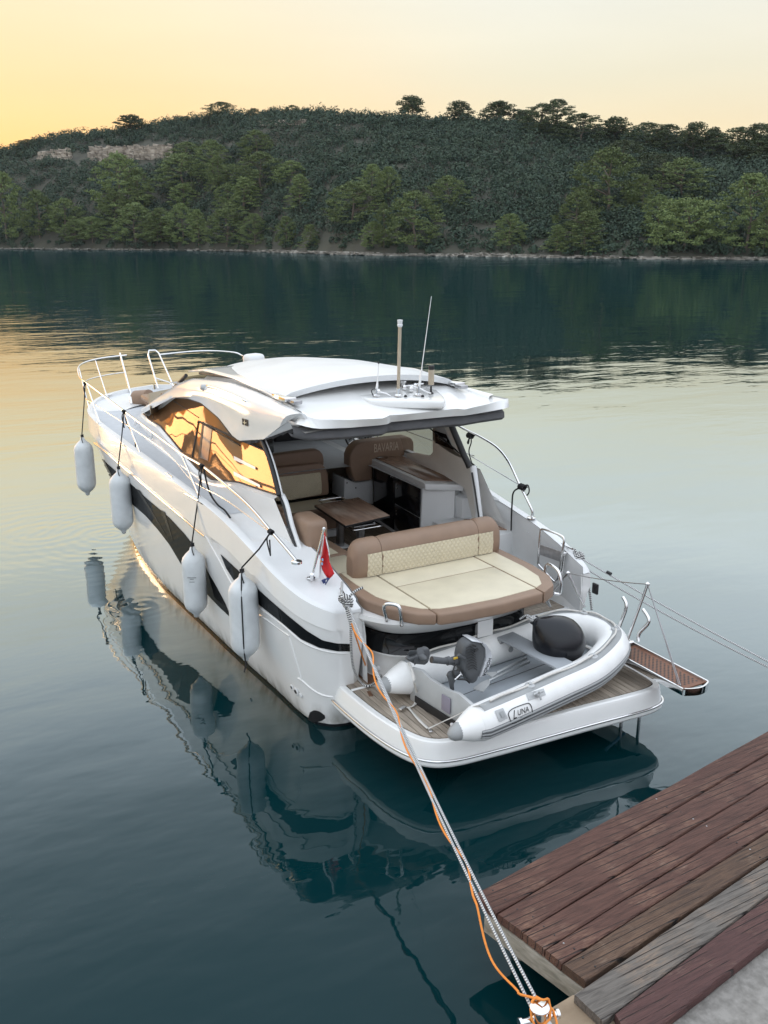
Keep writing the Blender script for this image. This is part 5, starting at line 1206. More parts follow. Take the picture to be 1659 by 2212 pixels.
# ---- port U seat
def cush(name, poly, z0, z1, mt='brown', b=.03): return prism(name, [V((a, c, z0)) for a, c in poly], (0, 0, z1-z0), M[mt], Y_, b, 3)
prism('seat_base', [V(p+(ZS,)) for p in [(-1.24, 2.6), (-.5, 2.6), (-.5, 5.45), (.42, 5.45), (.42, 6.2), (-1.24, 6.2)]], (0, 0, .34), M['gel2'], Y_, .02)
cush('seat_cushion', [(-1.22, 2.75), (-.30, 2.75), (-.36, 3.45), (-1.22, 3.45)], 1.38, 1.52); cush('seat_cushion', [(-1.22, 3.46), (-.42, 3.46), (-.46, 5.35), (-1.22, 5.35)], 1.38, 1.52); cush('seat_cushion', [(-1.22, 5.36), (.58, 5.36), (.55, 6.05), (-1.22, 6.05)], 1.38, 1.52)
for pl_ in ([(-1.15, 2.83), (-.55, 2.83), (-.55, 3.40), (-1.15, 3.40)], [(-1.15, 3.52), (-.58, 3.52), (-.60, 5.30), (-1.15, 5.30)], [(-1.15, 5.50), (.45, 5.50), (.43, 6.0), (-1.15, 6.0)]): panel_top(pl_, 1.520)
for pts_ in ([(-.50, 5.35), (.56, 5.35), (.56, 5.40), (-.50, 5.40)],): cush('seat_edge', pts_, 1.22, 1.45, 'brown', .015)
# far backrest facing aft, in the plane y = 6.1
def planeY(name, l, Y, th, mt, b=.03, seg=3, **pr): return prism(name, [at(x, y, Y=Y) for x, y in l], (0, th, 0), M[mt] if isinstance(mt, str) else mt, Y_, b, seg, **pr)
bl = ZC([(60, 480), (300, 447), (560, 412), (610, 412), (645, 430), (672, 465), (684, 520), (686, 600), (640, 570), (150, 610), (70, 612)]); planeY('backrest', bl, 6.14, .16, 'brown', .035)
bl = ZC([(70, 618), (150, 612), (400, 585), (620, 562), (660, 572), (700, 610), (728, 670), (738, 780), (742, 905), (715, 915), (330, 975), (150, 990)]); planeY('backrest', bl, 6.06, .16, 'brown', .035)
planeY('quilted_panel', ZC([(165, 718), (400, 692), (630, 663), (645, 668), (656, 780), (658, 880), (645, 905), (325, 970), (150, 980)]), 6.052, .03, 'quilt', .006, 2)
box('backrest', (-1.16, 4.6, 1.80), (.14, 1.5, .58), M['brown'], Y_, .05, 3)
box('backrest', (-1.12, 3.22, 1.86), (.30, .50, .68), M['brown'], Y_, .09, 4)
for y in (3.02, 3.36): box('backrest_bracket', (-1.0, y, 1.52), (.03, .03, .16), M['steel'], Y_, .003)
# ---- table
TZ = 1.70
tp = [at(x, y, z=TZ) for x, y in ((746, 1135), (842, 1113), (774, 1074), (679, 1091))]
prism('table_leaf', [p+V((0, 0, -.006)) for p in tp], (0, 0, -.016), M['black'], Y_, .004, 2)
prism('table_top', tp, (0, 0, -.007), M['walnut'], Y_, .004, 2); prism('table_leaf', [p+V((.004, .01, -.024)) for p in tp], (0, 0, -.016), M['black'], Y_, .004, 2)
ct = sum(tp, V((0, 0, 0)))/4
for dy in (-.30, .34): box('table_leg', (ct.x-.02, ct.y+dy, (ZS+TZ)/2-.03), (.09, .13, TZ-ZS-.05), M['steel2'], Y_, .03, 3); box('table_foot', (ct.x-.02, ct.y+dy, ZS+.012), (.22, .24, .024), M['gel2'], Y_, .006)
def ringh(c, w, d, parent=Y_): 
    pts_ = [V((c.x+w*math.copysign(min(1, abs(math.cos(a))*1.35), math.cos(a)), c.y+d*math.copysign(min(1, abs(math.sin(a))*1.35), math.sin(a)), c.z)) for a in np.linspace(0, 2*PI, 28, endpoint=False)]
    tube('table_support', pts_, .014, M['steel'], parent, 8, closed=True)
ringh(at(788, 1137, z=1.60), .22, .10); ringh(at(718, 1081, z=1.68), .20, .10)
box('table_support_plate', at(783, 1133, z=1.615), (.34, .14, .02), M['steel2'], Y_, .006)
# ---- wet bar (starboard)
WT = 2.05
w_ = [at(x, y, z=WT) for x, y in ZD_([(5, 470), (270, 447), (600, 580), (868, 698), (832, 706), (508, 696)])]
prism('worktop', w_, (0, 0, .012), M['walnut'], Y_, .003)
s_ = [at(x, y, z=WT) for x, y in ZD_([(-35, 478), (-30, 470), (300, 430), (900, 690), (905, 722), (900, 742), (830, 736), (510, 732), (488, 712)])]
s_ = [V((a.x, a.y, WT-.001)) for a in s_]; prism('worktop_surround', s_, (0, 0, -.09), M['gel2'], Y_, .012)
bb = [s_[0]+V((.05, 0, 0)), s_[2], s_[3]+V((-.02, .04, 0)), s_[6]+V((0, .03, 0)), s_[8]+V((.02, .03, 0))]
btm = [V((p.x-(.10 if i in (3, 4, 2) else 0), p.y-(.10 if i in (2, 3, 4) else 0), ZS)) for i, p in enumerate(bb)]
tpz = [V((p.x, p.y, WT-.095)) for p in bb]
vs = tpz+btm; n_ = len(bb); fs = [tuple(range(n_))[::-1], tuple(range(n_, 2*n_))]+[(i, (i+1) % n_, n_+(i+1) % n_, n_+i) for i in range(n_)]
obj('wet_bar_body', mesh('wet_bar_body', vs, fs, 20), M['gel2'], Y_)
# black fronts on the port face between corner 4 (aft) and 0 (forward)
A_, B_, C_, D_ = tpz[4], tpz[0], btm[4], btm[0]; nf = (B_-A_).cross(C_-A_).normalized(); nf = nf if nf.x < 0 else -nf
def onface(u, v): return (A_.lerp(B_, u)).lerp(C_.lerp(D_, u), v)
for u0, u1, v0, v1 in ((.02, .52, .03, .49), (.02, .52, .505, .96), (.53, .985, .03, .96)):
    prism('drawer_front', [onface(u0, v0)+nf*.002, onface(u1, v0)+nf*.002, onface(u1, v1)+nf*.002, onface(u0, v1)+nf*.002], nf*.018, M['blackgloss'], Y_, .004)
for u, v in ((.48, .14), (.48, .20), (.48, .60), (.48, .66), (.56, .05), (.60, .05)): box('latch', onface(u, v)+nf*.022, (.012, .03, .03), M['steel'], Y_, .003)
box('fridge_catch', onface(.50, .06)+nf*.03, (.03, .12, .03), M['black'], Y_, .004)
tube('wet_bar_kick', [onface(0, .985)+nf*.03, onface(1, .985)+nf*.03], .02, M['gel2'], Y_, 8)
# starboard liner with its triangular logo panel
lin_ = ZD_([(322, 425), (400, 410), (560, 445), (590, 400), (585, 110), (752, 96), (860, 300), (985, 565), (1005, 700), (1030, 1120), (1000, 1112), (930, 820), (895, 760), (700, 640), (320, 465)])
planeX = lambda l, X: [at(x, y, X=X) for x, y in l]
prism('side_liner', planeX(lin_, 1.58), (.03, 0, 0), M['inner'], Y_, .004)
prism('liner_opening', planeX(ZD_([(596, 124), (690, 118), (800, 378), (618, 312)]), 1.568), (.010, 0, 0), M['ltgrey'], Y_, .002)
prism('logo_panel', planeX(ZD_([(608, 186), (722, 222), (800, 380), (616, 312)]), 1.560), (.007, 0, 0), M['blackgloss'], Y_)
def textframe(p0, p1, up, off=0):
    x = (p1-p0).normalized(); u = V(up); y = (u-x*u.dot(x)).normalized(); z = x.cross(y); return Matrix.Translation((p0+p1)/2+z*off) @ Matrix((x, y, z)).transposed().to_4x4()
a, b = planeX(ZD_([(660, 266), (738, 292)]), 1.556); text_mesh('panel_lettering', 'BAVARIA', .085, textframe(a, b, (0, 0, 1), .002), M['ltgrey'], Y_, .001, .55)
m_ = planeX(ZD_([(648, 262)]), 1.555)[0]; box('panel_emblem', m_, (.003, .07, .008), M['ltgrey'], Y_); box('panel_emblem', m_+V((-.002, 0, 0)), (.003, .008, .05), M['ltgrey'], Y_)
tube('starboard_pillar', catmull([at(x, y, Y=yv) for (x, y), yv in zip(ZD_([(772, 112), (815, 215), (860, 320), (905, 430), (940, 500), (965, 560)]), (3.75, 3.7, 3.65, 3.6, 3.55, 3.5))], 4), .045, M['black'], Y_, 8)
tube('door_jamb', catmull([at(x, y, Y=yv) for (x, y), yv in zip(ZD_([(1000, 548), (1020, 700), (1045, 900), (1070, 1100)]), (3.5, 3.42, 3.35, 3.28))], 3), .05, M['gel2'], Y_, 8)
tube('door_seal', catmull([at(x, y, Y=yv) for (x, y), yv in zip(ZD_([(990, 612), (1020, 790), (1045, 960), (1066, 1108)]), (3.4, 3.33, 3.27, 3.2))], 3), .014, M['black'], Y_, 6)
# ---- helm seat with the stitched name
hb_ = Z1([(604, 700), (604, 640), (618, 605), (642, 575), (680, 556), (760, 545), (860, 533), (950, 524), (975, 532), (990, 555), (992, 618), (948, 628), (942, 650), (780, 648), (742, 662), (738, 785), (690, 792), (636, 798), (618, 760)])
HY = 6.0; planeY('helm_backrest', hb_, HY, .24, 'brown', .05, 4)
a, b = [at(x, y, Y=HY) for x, y in Z1([(748, 596), (895, 580)])]; text_mesh('seat_lettering', 'BAVARIA', .20, textframe(a, b, (0, 0, 1), .004), mat('stitched_beige_thread', (.52, .42, .33), .7), Y_, .002, .58)
c1 = at(756, 1012, Y=6.55); box('helm_seat_cushion', (c1.x+.28, 6.62, 1.86), (.55, .50, .13), M['brown'], Y_, .04, 3)
box('helm_seat_cushion', (c1.x+.20, 6.95, 1.88), (.55, .22, .13), M['brown'], Y_, .04, 3)
hbx = [at(x, y, Y=6.2) for x, y in Z1([(572, 775), (640, 800), (742, 782), (746, 930), (568, 900)])]; prism('helm_seat_base', hbx, (0, .45, 0), M['gel2'], Y_, .01)
for p in ((585, 802), (638, 832)): multi('base_screw', [lathe([(.012, 0), (.012, .006)], 8, frame(at(*Z1([p])[0], Y=6.19), (0, -1, 0)))], M['black'], Y_)
# ---- dash, wheel, saloon furniture
box('dashboard', (1.15, 8.35, 2.08), (1.35, .55, .62), M['dash'], Y_, .08, 3); box('instrument_hood', (1.2, 8.2, 2.46), (1.0, .4, .14), M['dash'], Y_, .05, 3)
box('companion_bulkhead', (.10, 8.3, 1.75), (.75, .35, 1.35), M['dash'], Y_, .05, 3)
box('bulkhead_switch', (.33, 8.11, 2.2), (.10, .02, .09), M['ltgrey'], Y_, .004)
wc = at(768, 946, Y=7.3)
for cx_, yw in ((wc.x, 7.3),):
    W = frame(V((cx_, yw, wc.z)), (0, -1, .45)); pts_ = [W @ V((.19*math.cos(a), .19*math.sin(a), 0)) for a in np.linspace(0, 2*PI, 28, endpoint=False)]
    tube('steering_wheel', pts_, .017, M['black'], Y_, 8, closed=True)
    for k in range(3): a = PI/2+k*2*PI/3; tube('wheel_spoke', [W @ V((0, 0, -.02)), W @ V((.18*math.cos(a), .18*math.sin(a), 0))], .012, M['steel'], Y_, 6)
    multi('wheel_hub', [lathe([(.04, -.2), (.045, 0), (.04, .02)], 14, W)], M['steel'], Y_)
tube('throttle_lever', [V((1.45, 7.95, 2.3)), V((1.42, 7.75, 2.5))], .02, M['steel'], Y_, 8); multi('instrument_dial', [lathe([(.07, -.02), (.07, .01), (.06, .012)], 18, frame(V((1.25, 7.96, 2.42)), (0, -1, .6)))], M['steel'], Y_)
box('instrument_screen', (1.5, 7.97, 2.38), (.34, .03, .2), M['blackgloss'], Y_, .01)
box('saloon_sideboard', (-.95, 7.6, 1.95), (.55, 1.6, .5), M['gel2'], Y_, .08, 3)
prism('glazed_bulkhead', [V((-.55, 7.2, 1.3)), V((-.55, 7.2, 2.3)), V((-.55, 8.0, 2.7)), V((-.55, 8.6, 2.7)), V((-.55, 8.6, 1.3))], (.75, .2, 0), M['glass'], Y_, .05, 3)
tube('saloon_bolster', [V((-1.1, 6.75, 2.28)), V((-.3, 6.75, 2.28))], .11, mat('plum_leather', (.05, .035, .055), .3), Y_, 16)
for x in (-.92, -.80): tube('bolster_strap', [V((x, 6.75, 2.28)), V((x+.05, 6.75, 2.28))], .114, M['steel'], Y_, 16)
box('towel', (-1.08, 6.62, 2.33), (.16, .3, .10), mat('blue_grey_towel', (.12, .15, .24), .8), Y_, .04, 3)
# ---- passerelle and its gear
pp = {}
ZG = .86
e0 = [at(x, y, z=ZG) for x, y in ZB([(345, 1250), (1115, 1668), (1430, 1572), (640, 1160)])]
dv = (e0[0]-e0[1]).normalized(); L0 = e0[1]; R0 = e0[2]; Lf = L0+dv*2.05; Rf = R0+dv*2.05
wv = (R0-L0).normalized()
for A_, B_ in ((L0, Lf), (R0, Rf)):
    s = 1 if A_ is R0 else -1
    prism('passerelle_rail', [A_, B_, B_+V((0, 0, -.085)), A_+V((0, 0, -.085))], wv*.022*s, M['steel'], Y_, .006)
endc = [L0+(R0-L0)*t-dv*(.06*math.sin(PI*t)) for t in np.linspace(0, 1, 9)]
rr = [[p+V((0, 0, .0)) for p in endc], [p-dv*.02+V((0, 0, .0)) for p in endc], [p-dv*.02+V((0, 0, -.085)) for p in endc], [p+V((0, 0, -.085)) for p in endc]]; loft('passerelle_nose', rr, M['steel'], Y_, 40)
def gratepanel(A_, B_, C_, D_, nx, ny, pw):
    """pierced teak panel: real openings between small slats"""
    bm = bmesh.new(); u = (B_-A_); v = (D_-A_)
    def q(a, b): return A_+u*a+v*b
    prism('teak_grating', [q(0, 0), q(1, 0), q(1, 1), q(0, 1)], (0, 0, -.018), M['grate'], Y_, .003)
    for i in range(nx):
        for j in range(ny):
            if (i+j) % 2: continue
            a = .05+.9*(i+.5)/nx; b = .12+.76*(j+.5)/ny; c = q(a, b)+V((0, 0, .0015)); h1 = u.normalized()*.0115; h2 = v.normalized()*.0115
            f = [bm.verts.new(c+h1*s1+h2*s2) for s1, s2 in ((-1, -1), (1, -1), (1, 1), (-1, 1))]; bm.faces.new(f)
    o = obj('grating_holes', bm_mesh('grating_holes', bm, 0), M['black'], Y_, kind='stuff')
dn = V((0, 0, -.03)); k1 = .025
La, Ra = L0+wv*.0+dv*.03+dn, R0+dv*.03+dn; Lm, Rm = L0+dv*1.12+dn, R0+dv*1.12+dn; Lz, Rz = Lf+dn, Rf+dn
gratepanel(La, Lm, Rm, Ra, 33, 9, 0); gratepanel(Lm+dv*.06, Lz, Rz, Rm+dv*.06, 27, 9, 0)
tube('passerelle_hinge', [Lm+dv*.03+V((0, 0, .03)), Rm+dv*.03+V((0, 0, .03))], .022, M['steel'], Y_, 8)
box('passerelle_base', (Lf.x+.18, Lf.y+.1, .70), (.30, .35, .20), M['gel2'], Y_, .02)
mt_ = V((1.62, .47, .90)); mp_ = at(1399, 1262, X=1.28+.05)
mtop = at(1399, 1262, Y=.02); tube('passerelle_mast', [at(1352, 1392, z=ZG), mtop], .016, M['steel'], Y_, 8); multi('mast_ball', [lathe([(.0, -.03), (.026, -.01), (.026, .01), (.0, .03)], 12, Matrix.Translation(mtop))], M['steel'], Y_)
ap = at(1227, 1238, Y=1.45); tube('davit_arm', [ap, at(1196, 1276, Y=1.75)], .015, M['steel'], Y_, 8); tube('davit_arm', [ap, at(1263, 1311, Y=1.35)], .015, M['steel'], Y_, 8)
multi('davit_head', [lathe([(.0, -.03), (.028, -.01), (.028, .01), (.0, .03)], 12, Matrix.Translation(ap))], M['steel'], Y_)
def wire(name, a, b, r_=.006, sag=.02, mt=M['steel2'], parent=Y_): return tube(name, [a.lerp(b, t)+V((0, 0, -sag*4*t*(1-t))) for t in np.linspace(0, 1, 9)], r_, mt, parent, 6)
wire('stay_wire', ap, mtop); wire('stay_wire', mtop, at(1466, 1478, z=ZG), .006, 0); wire('stay_wire', mtop+V((.01, 0, -.02)), at(1470, 1480, z=ZG), .005, 0)
for pts_ in (((1337, 1372), (1337, 1356), (1353, 1311), (1346, 1290)), ((1379, 1386), (1381, 1368), (1402, 1342), (1389, 1316))):
    P = [at(*pts_[0], z=.92)]; d = (R0-L0).normalized(); base_ = P[0]
    for q in pts_[1:]:
        P.append(at(*q, X=base_.x+.02*len(P)))
    tube('boat_crutch', catmull(P, 4), .021, M['steel'], Y_, 10)
for x, y in ((1351, 1545), (1388, 1560)): 
    a = at(x, y-10, Y=.25); tube('ladder_leg', [V((a.x, .30, .35)), V((a.x, .30, -.4))], .02, M['steel2'], Y_, 8)
tube('ladder_leg', [V((1.25, .3, .25)), V((1.55, .3, .12))], .018, M['aero'], Y_, 8)
# quarter cleats
cleat(at(745, 1296, z=1.62), (.15, 1, .1), 'stern_cleat'); cleat(V((1.90, 1.95, 1.62)), (0, 1, .1), 'stern_cleat')
0 and prism('cleat_recess', [at(x, y, z=1.60) for x, y in Z3([(262, 790), (280, 782), (400, 1010), (395, 1040), (380, 1035)])], (0, 0, .006), M['gel2'], Y_)
tube('flag_socket', [at(673, 1252, z=1.78), at(674, 1240, z=1.86)], .022, M['steel'], Y_, 10); multi('socket_base', [lathe([(.05, 0), (.05, .01), (.025, .02)], 16, Matrix.Translation(at(672, 1249, z=1.765)))], M['steel'], Y_)
# ------------------------------------------------------------------ fenders
def fender(i, xt, yt, xb, yb, X, label, knotpx, extra):
    T = at(xt, yt, X=X); B = at(xb, yb, X=X); d = (T-B); Ln = d.length; B = V((T.x, T.y*.5+B.y*.5, T.z-Ln*.985)); T = V((T.x, B.y, T.z)); d = (T-B).normalized()
    e = empty('fender', B, label, 'fender', 'white fenders hung along the port side')
    R = .163*Ln/1.05
    pr = [(.012, 0), (.035, .012*Ln), (.045, .05*Ln), (R*.62, .10*Ln), (R*.88, .15*Ln), (R*.985, .20*Ln), (R, .26*Ln), (R, .74*Ln), (R*.985, .80*Ln), (R*.88, .85*Ln), (R*.62, .90*Ln), (.045, .95*Ln), (.035, .985*Ln), (.012, Ln)]
    vs, fs = lathe(pr, 28, frame(B, T-B)); obj('fender_body', mesh('fender_body', vs, fs, 50), M['fender'], e)
    multi('eyelet', [lathe([(.02, 0), (.03, .02), (.03, .05), (.018, .06)], 12, frame(T+V((0, 0, -.045)), (0, 0, 1)))], M['fender'], e)
    K = at(*knotpx, X=-1.87)
    tube('hanging_rope', [T+V((0, 0, .0)), T+V((0, 0, .08)), T.lerp(K, .6), K], .010, M['blackrope'], e, 6)
    # knot on the rail: a few turns
    pk = []
    for k in range(34): t = k/33; a = t*5*2*PI; pk.append(K+V((.026*math.cos(a), (t-.5)*.08, .026*math.sin(a))))
    tube('rail_knot', pk, .009, M['blackrope'], e, 6)
    tube('rope_tail', catmull([K, K+V((-.03, .05, -.10)), K+V((-.02, .0, -.26)), K+V((-.04, -.06, -.24)), K+V((-.03, -.03, -.08))], 6), .009, M['blackrope'], e, 6)
    pk = [T+V((.022*math.cos(t*12.5), .022*math.sin(t*12.5), .02+.02*t)) for t in np.linspace(0, 2, 22)]
    tube('eye_knot', pk, .009, M['blackrope'], e, 6); tube('eye_knot', catmull([T+V((0, 0, .05)), T+V((-.03, -.07, .0)), T+V((-.02, -.10, -.08))], 4), .008, M['blackrope'], e, 6)
    if extra == 'line':
        ps_ = []
        for k in range(15):
            t = k/14; r_ = interp(t, [(0, .05), (.12, R*.75), (.25, R), (.75, R), (.88, R*.75), (1, .05)])+.006; ps_.append(B+V((-r_*.45, -r_*.89, Ln*t)))
        tube('body_line', ps_, .009, M['blackrope'], e, 6); tube('line_tail', [B+V((0, -.02, 0)), B+V((-.05, -.05, -.12))], .01, M['blackrope'], e, 6)
    if extra == 'scuff':
        for (dz, w) in ((.62, .12), (.60, .05), (.56, .07)): box('scuff_mark', B+V((-R*.50, -R*.87, dz*Ln)), (w, .006, .006), M['grey'], e, 0, rz=-.5)
    return e, K
fender(0, 183, 950, 184, 1059, -2.13, 'foremost white fender, hanging under the bow rail', (184, 828), '')
fender(1, 262, 1020, 262, 1143, -2.13, 'second white fender from the bow, above the water rings', (268, 889), '')
fender(2, 421, 1187, 420, 1327, -2.12, 'scuffed white fender midships, third from the bow', (436, 1007), 'scuff')
fender(3, 533, 1248, 522, 1414, -2.10, 'aftmost white fender with a black line running down its body', (585, 1149), 'line')
def loose(name, pts, r_, mt, label, cat='rope', group=None, n=8, seg=6):
    o = tube(name, catmull(pts, n), r_, mt, None, seg); thing(o, label, cat, group); return o
loose('black_rope', [at(440, 1010, X=-1.87), at(446, 1040, X=-1.85), at(455, 1068, X=-1.70), at(470, 1090, z=2.03), at(485, 1102, z=2.01), at(497, 1118, z=2.0)], .013, M['blackrope'], 'slack black rope end lying on the port side deck near midships')
loose('black_rope', [at(270, 893, X=-1.85), at(274, 915, X=-1.84), at(291, 945, X=-1.84), at(292, 975, X=-1.86), at(294, 995, X=-1.9), at(296, 975, X=-1.93)], .010, M['blackrope'], 'thin black rope loop dangling from the bow rail behind the second fender')
def knot(K, r_, mt, n=4, w=.12, rad=.035, parent=None, axis='y'):
    pk = []
    for k in range(n*9): t = k/(n*9-1); a = t*n*2*PI; pk.append(K+(V((rad*math.cos(a), (t-.5)*w, rad*math.sin(a))) if axis == 'y' else V(((t-.5)*w, rad*math.cos(a), rad*math.sin(a)))))
    return sweep(pk, r_, 6)
K = at(1128, 1052, X=1.84)
multi('black_rope', [knot(K, .013, None), sweep(catmull([K, at(1110, 1062, X=1.83), at(1106, 1090, X=1.80), at(1104, 1146, X=1.78)], 6), .012, 6), sweep(catmull([K, at(1140, 1048, X=1.9), at(1143, 1062, X=1.9), at(1136, 1070, X=1.88), K], 6), .010, 6)], M['blackrope'], None, label='black rope tied in a bow on the starboard rail bend', category='rope')
K = at(1016, 941, X=1.84)
multi('black_rope', [knot(K, .012, None), sweep(catmull([K, at(1018, 955, X=1.83), at(1013, 975, X=1.83), at(1019, 1000, X=1.86)], 6), .009, 6), sweep(catmull([K, at(1010, 955, X=1.83), at(1012, 958, X=1.83), at(1014, 945, X=1.83)], 6), .009, 6)], M['blackrope'], None, label='small black rope knotted beside the starboard window pillar', category='rope')
loose('black_rope', [at(1035, 1047, X=1.75), at(1042, 1050, X=1.72), at(1050, 1057, X=1.72), at(1047, 1063, X=1.72), at(1041, 1063, X=1.74)], .012, M['blackrope'], 'short black rope end on the starboard step top by the door')
# ------------------------------------------------------------------ courtesy flag
fe = empty('flag', at(674, 1245, z=1.80), 'red white and blue flag furled on a steel staff at the stern', 'flag')
F0 = at(674, 1245, z=1.80); F1 = at(700, 1142, X=F0.x+.11); tube('flag_staff', [F0, F1], .014, M['steel'], fe, 8)
multi('staff_ball', [lathe([(.0, -.022), (.022, -.01), (.022, .01), (.0, .022)], 12, Matrix.Translation(F1))], M['steel'], fe)
def cloth(name, left, right, mt, X0, amp=.02):
    n = 14; Lp = resample([V((a, b, 0)) for a, b in left], n); Rp = resample([V((a, b, 0)) for a, b in right], n); rw = []
    for i in range(n):
        rw.append([at(*(Lp[i].lerp(Rp[i], j/6)).to_2d(), X=X0+.02*j/6+amp*math.sin(j*1.5+i*.35)) for j in range(7)])
    o = loft(name, rw, mt, fe, 80, thick=.003); return o
FX = F0.x+.14
cloth('red_stripe', Z3([(178, 235), (172, 330), (150, 470), (160, 510), (205, 580)]), Z3([(184, 235), (205, 330), (215, 450), (255, 545), (215, 582)]), M['red'], FX, .010)
cloth('white_stripe', Z3([(174, 260), (158, 350), (145, 480), (138, 600), (180, 630)]), Z3([(179, 260), (172, 340), (152, 470), (166, 520), (205, 582)]), M['white'], FX-.03, .006)
cloth('white_fold', Z3([(186, 270), (200, 335), (208, 380)]), Z3([(192, 270), (210, 340), (220, 430)]), M['white'], FX-.03, .006)
cloth('blue_stripe', Z3([(140, 600), (150, 615), (178, 641)]), Z3([(205, 572), (222, 578), (190, 620)]), M['blue'], FX-.035, .006)
for (x, y, c) in ((152, 425, 'aero'), (160, 430, 'red'), (166, 440, 'aero'), (156, 455, 'orange'), (163, 470, 'aero')): box('flag_crest', at(*Z3([(x, y)])[0], X=FX-.035), (.012, .03, .03), M[c], fe, .003)
# ------------------------------------------------------------------ dinghy
DA = math.radians(6.0); DO = V((-.86, .60, 0)); dx = V((math.cos(DA), math.sin(DA), 0)); dy = V((-math.sin(DA), math.cos(DA), 0))
def dl(x, y, z): return DO+dx*x+dy*y+V((0, 0, z+.018*x))
D_E = empty('inflatable_dinghy', DO+V((1.2, .2, .62)), 'white inflatable dinghy with grey trim lying on the swim platform', 'dinghy')
TR = .190; tz = .815
path = [(-.34, -.585), (-.28, -.58), (-.1, -.575), (.0, -.57), (.5, -.56), (1.1, -.535), (1.65, -.50), (2.05, -.42), (2.36, -.24), (2.48, .03), (2.40, .30), (2.12, .48), (1.7, .545), (1.1, .57), (.5, .585), (0, .59), (-.1, .59), (-.28, .59), (-.34, .59)]
path = [(x*1.01 if x > 0 else x, y*1.05) for x, y in path]
ctr = catmull([dl(x, y, tz+(.05 if 1.9 < x else 0)) for x, y in path], 6); nC = len(ctr); rad = []
for i, p in enumerate(ctr):
    l_ = (p-DO).dot(dx); rad.append(TR*interp(l_, [(-.36, .30), (-.30, .40), (-.15, .74), (.0, 1.0), (.3, 1.02), (2.6, 1.0)]))
vs, fs, uv = sweep(ctr, rad, 24); obj('air_tube', mesh('air_tube', vs, fs, 60), M['pvc'], D_E)
for e_ in (0, -1):
    p = ctr[e_]; q = ctr[1 if e_ == 0 else -2]; d_ = (p-q).normalized(); r0 = rad[0]
    multi('tube_end_cap', [lathe([(r0*1.5, -.085), (r0*1.42, -.07), (r0*1.12, .0), (r0*.75, .035), (r0*.3, .052), (.002, .055)], 20, frame(p, d_))], M['pvcgrey'], D_E)
def along(i0, i1, ang, k=1.0, lift=0.0):
    out = []
    for i in range(i0, i1):
        p = ctr[i]; t = (ctr[min(i+1, nC-1)]-ctr[max(i-1, 0)]).normalized(); o_ = t.cross(V((0, 0, 1))).normalized(); u_ = o_.cross(t)
        out.append(p+(o_*math.cos(ang)+u_*math.sin(ang))*(rad[i]*k+lift))
    return out
def band(name, i0, i1, a0, a1, mt, lift, m=4): loft(name, [along(i0, i1, a0+(a1-a0)*k/(m-1), 1, lift if 0 < k < m-1 else .001) for k in range(m)], mt, D_E, 60)
# outward normal is to the outside of the path
cA = (ctr[20]-ctr[nC-21]).dot(along(20, 21, 0)[0]-ctr[20])
OUT = 0 if cA > 0 else PI
def A_(deg): return math.radians(deg) if OUT == 0 else PI-math.radians(deg)
for d0 in (-26, -13, 0): band('rubbing_strake', 12, nC-12, A_(d0-4.5), A_(d0+4.5), M['pvcgrey'], .013)
band('rubbing_strake', 12, nC-12, A_(-32), A_(6), mat('dark_grey_strake', (.14, .145, .15), .55, vary=.1), .005, 6)
band('upper_strip', 18, nC-18, A_(62), A_(96), M['pvcgrey'], .004, 6)
gr = []
idx = list(range(20, nC-20)); raw = along(20, nC-20, A_(84), 1, .02)
gl_ = [p+V((0, 0, .010*math.sin(i*.9))) for i, p in enumerate(raw)]
tube('grab_line', gl_, .0125, M['strap'], D_E, 8)
for i in range(6, len(raw), 11):
    p = raw[i]; multi('line_patch', [lathe([(.055, -.022), (.05, -.008), (.015, .004)], 14, frame(p, p-ctr[20+i])), lathe([(.02, -.02), (.022, .016), (.01, .022)], 10, frame(p, p-ctr[20+i]))], M['ltgrey'], D_E)
# floor, transom, thwart
fl = [dl(x, y, .66) for x, y in ((.02, -.50), (.5, -.48), (1.1, -.46), (1.65, -.42), (2.3, -.24), (2.45, .03), (2.3, .30), (1.65, .46), (1.1, .49), (.5, .50), (.02, .51))]
prism('dinghy_floor', fl, (0, 0, -.05), M['dfloor'], D_E)
for y_ in (-.15, .16): tube('floor_seam', [dl(.1, y_, .662), dl(1.9, y_*.9, .662)], .005, M['grey'], D_E, 6)
trp = [dl(-.02, -.50, .56), dl(-.02, -.50, .98), dl(-.02, -.30, 1.02), dl(-.02, -.16, .99), dl(-.02, .16, .99), dl(-.02, .32, 1.03), dl(-.02, .51, .99), dl(-.02, .51, .56)]
prism('transom_board', trp, dx*.045, M['ltgrey'], D_E, .008); prism('motor_pad', [dl(-.03, -.20, .74), dl(-.03, -.20, .92), dl(-.03, -.06, .92), dl(-.03, -.06, .74)], dx*-.012, mat('mauve_pad', (.24, .22, .27), .6), D_E, .004)
prism('transom_underside', [dl(-.028, -.44, .57), dl(-.028, -.44, .70), dl(-.028, .40, .70), dl(-.028, .40, .57)], dx*-.01, M['black'], D_E); multi('drain_plug', [lathe([(.03, 0), (.03, .012), (.018, .02)], 14, frame(dl(-.04, -.25, .64), -dx))], M['white'], D_E)
sb = [dl(1.24, .50, .975), dl(1.24, -.48, .96), dl(1.49, -.47, .96), dl(1.49, .50, .975)]
prism('thwart', sb, (0, 0, .028), mat('grey_thwart_board', (.30, .32, .34), .5, vary=.06), D_E, .006)
for y_ in (.46,): box('thwart_fitting', dl(1.36, y_, .955), (.25, .06, .05), M['pvcgrey'], D_E, .01, rz=DA)
for x_, y_ in ((.55, .385), (1.35, .38)): multi('air_valve', [lathe([(.035, 0), (.035, .01), (.02, .016)], 14, frame(dl(x_, y_, .86), -dy))], M['pvcgrey'], D_E)
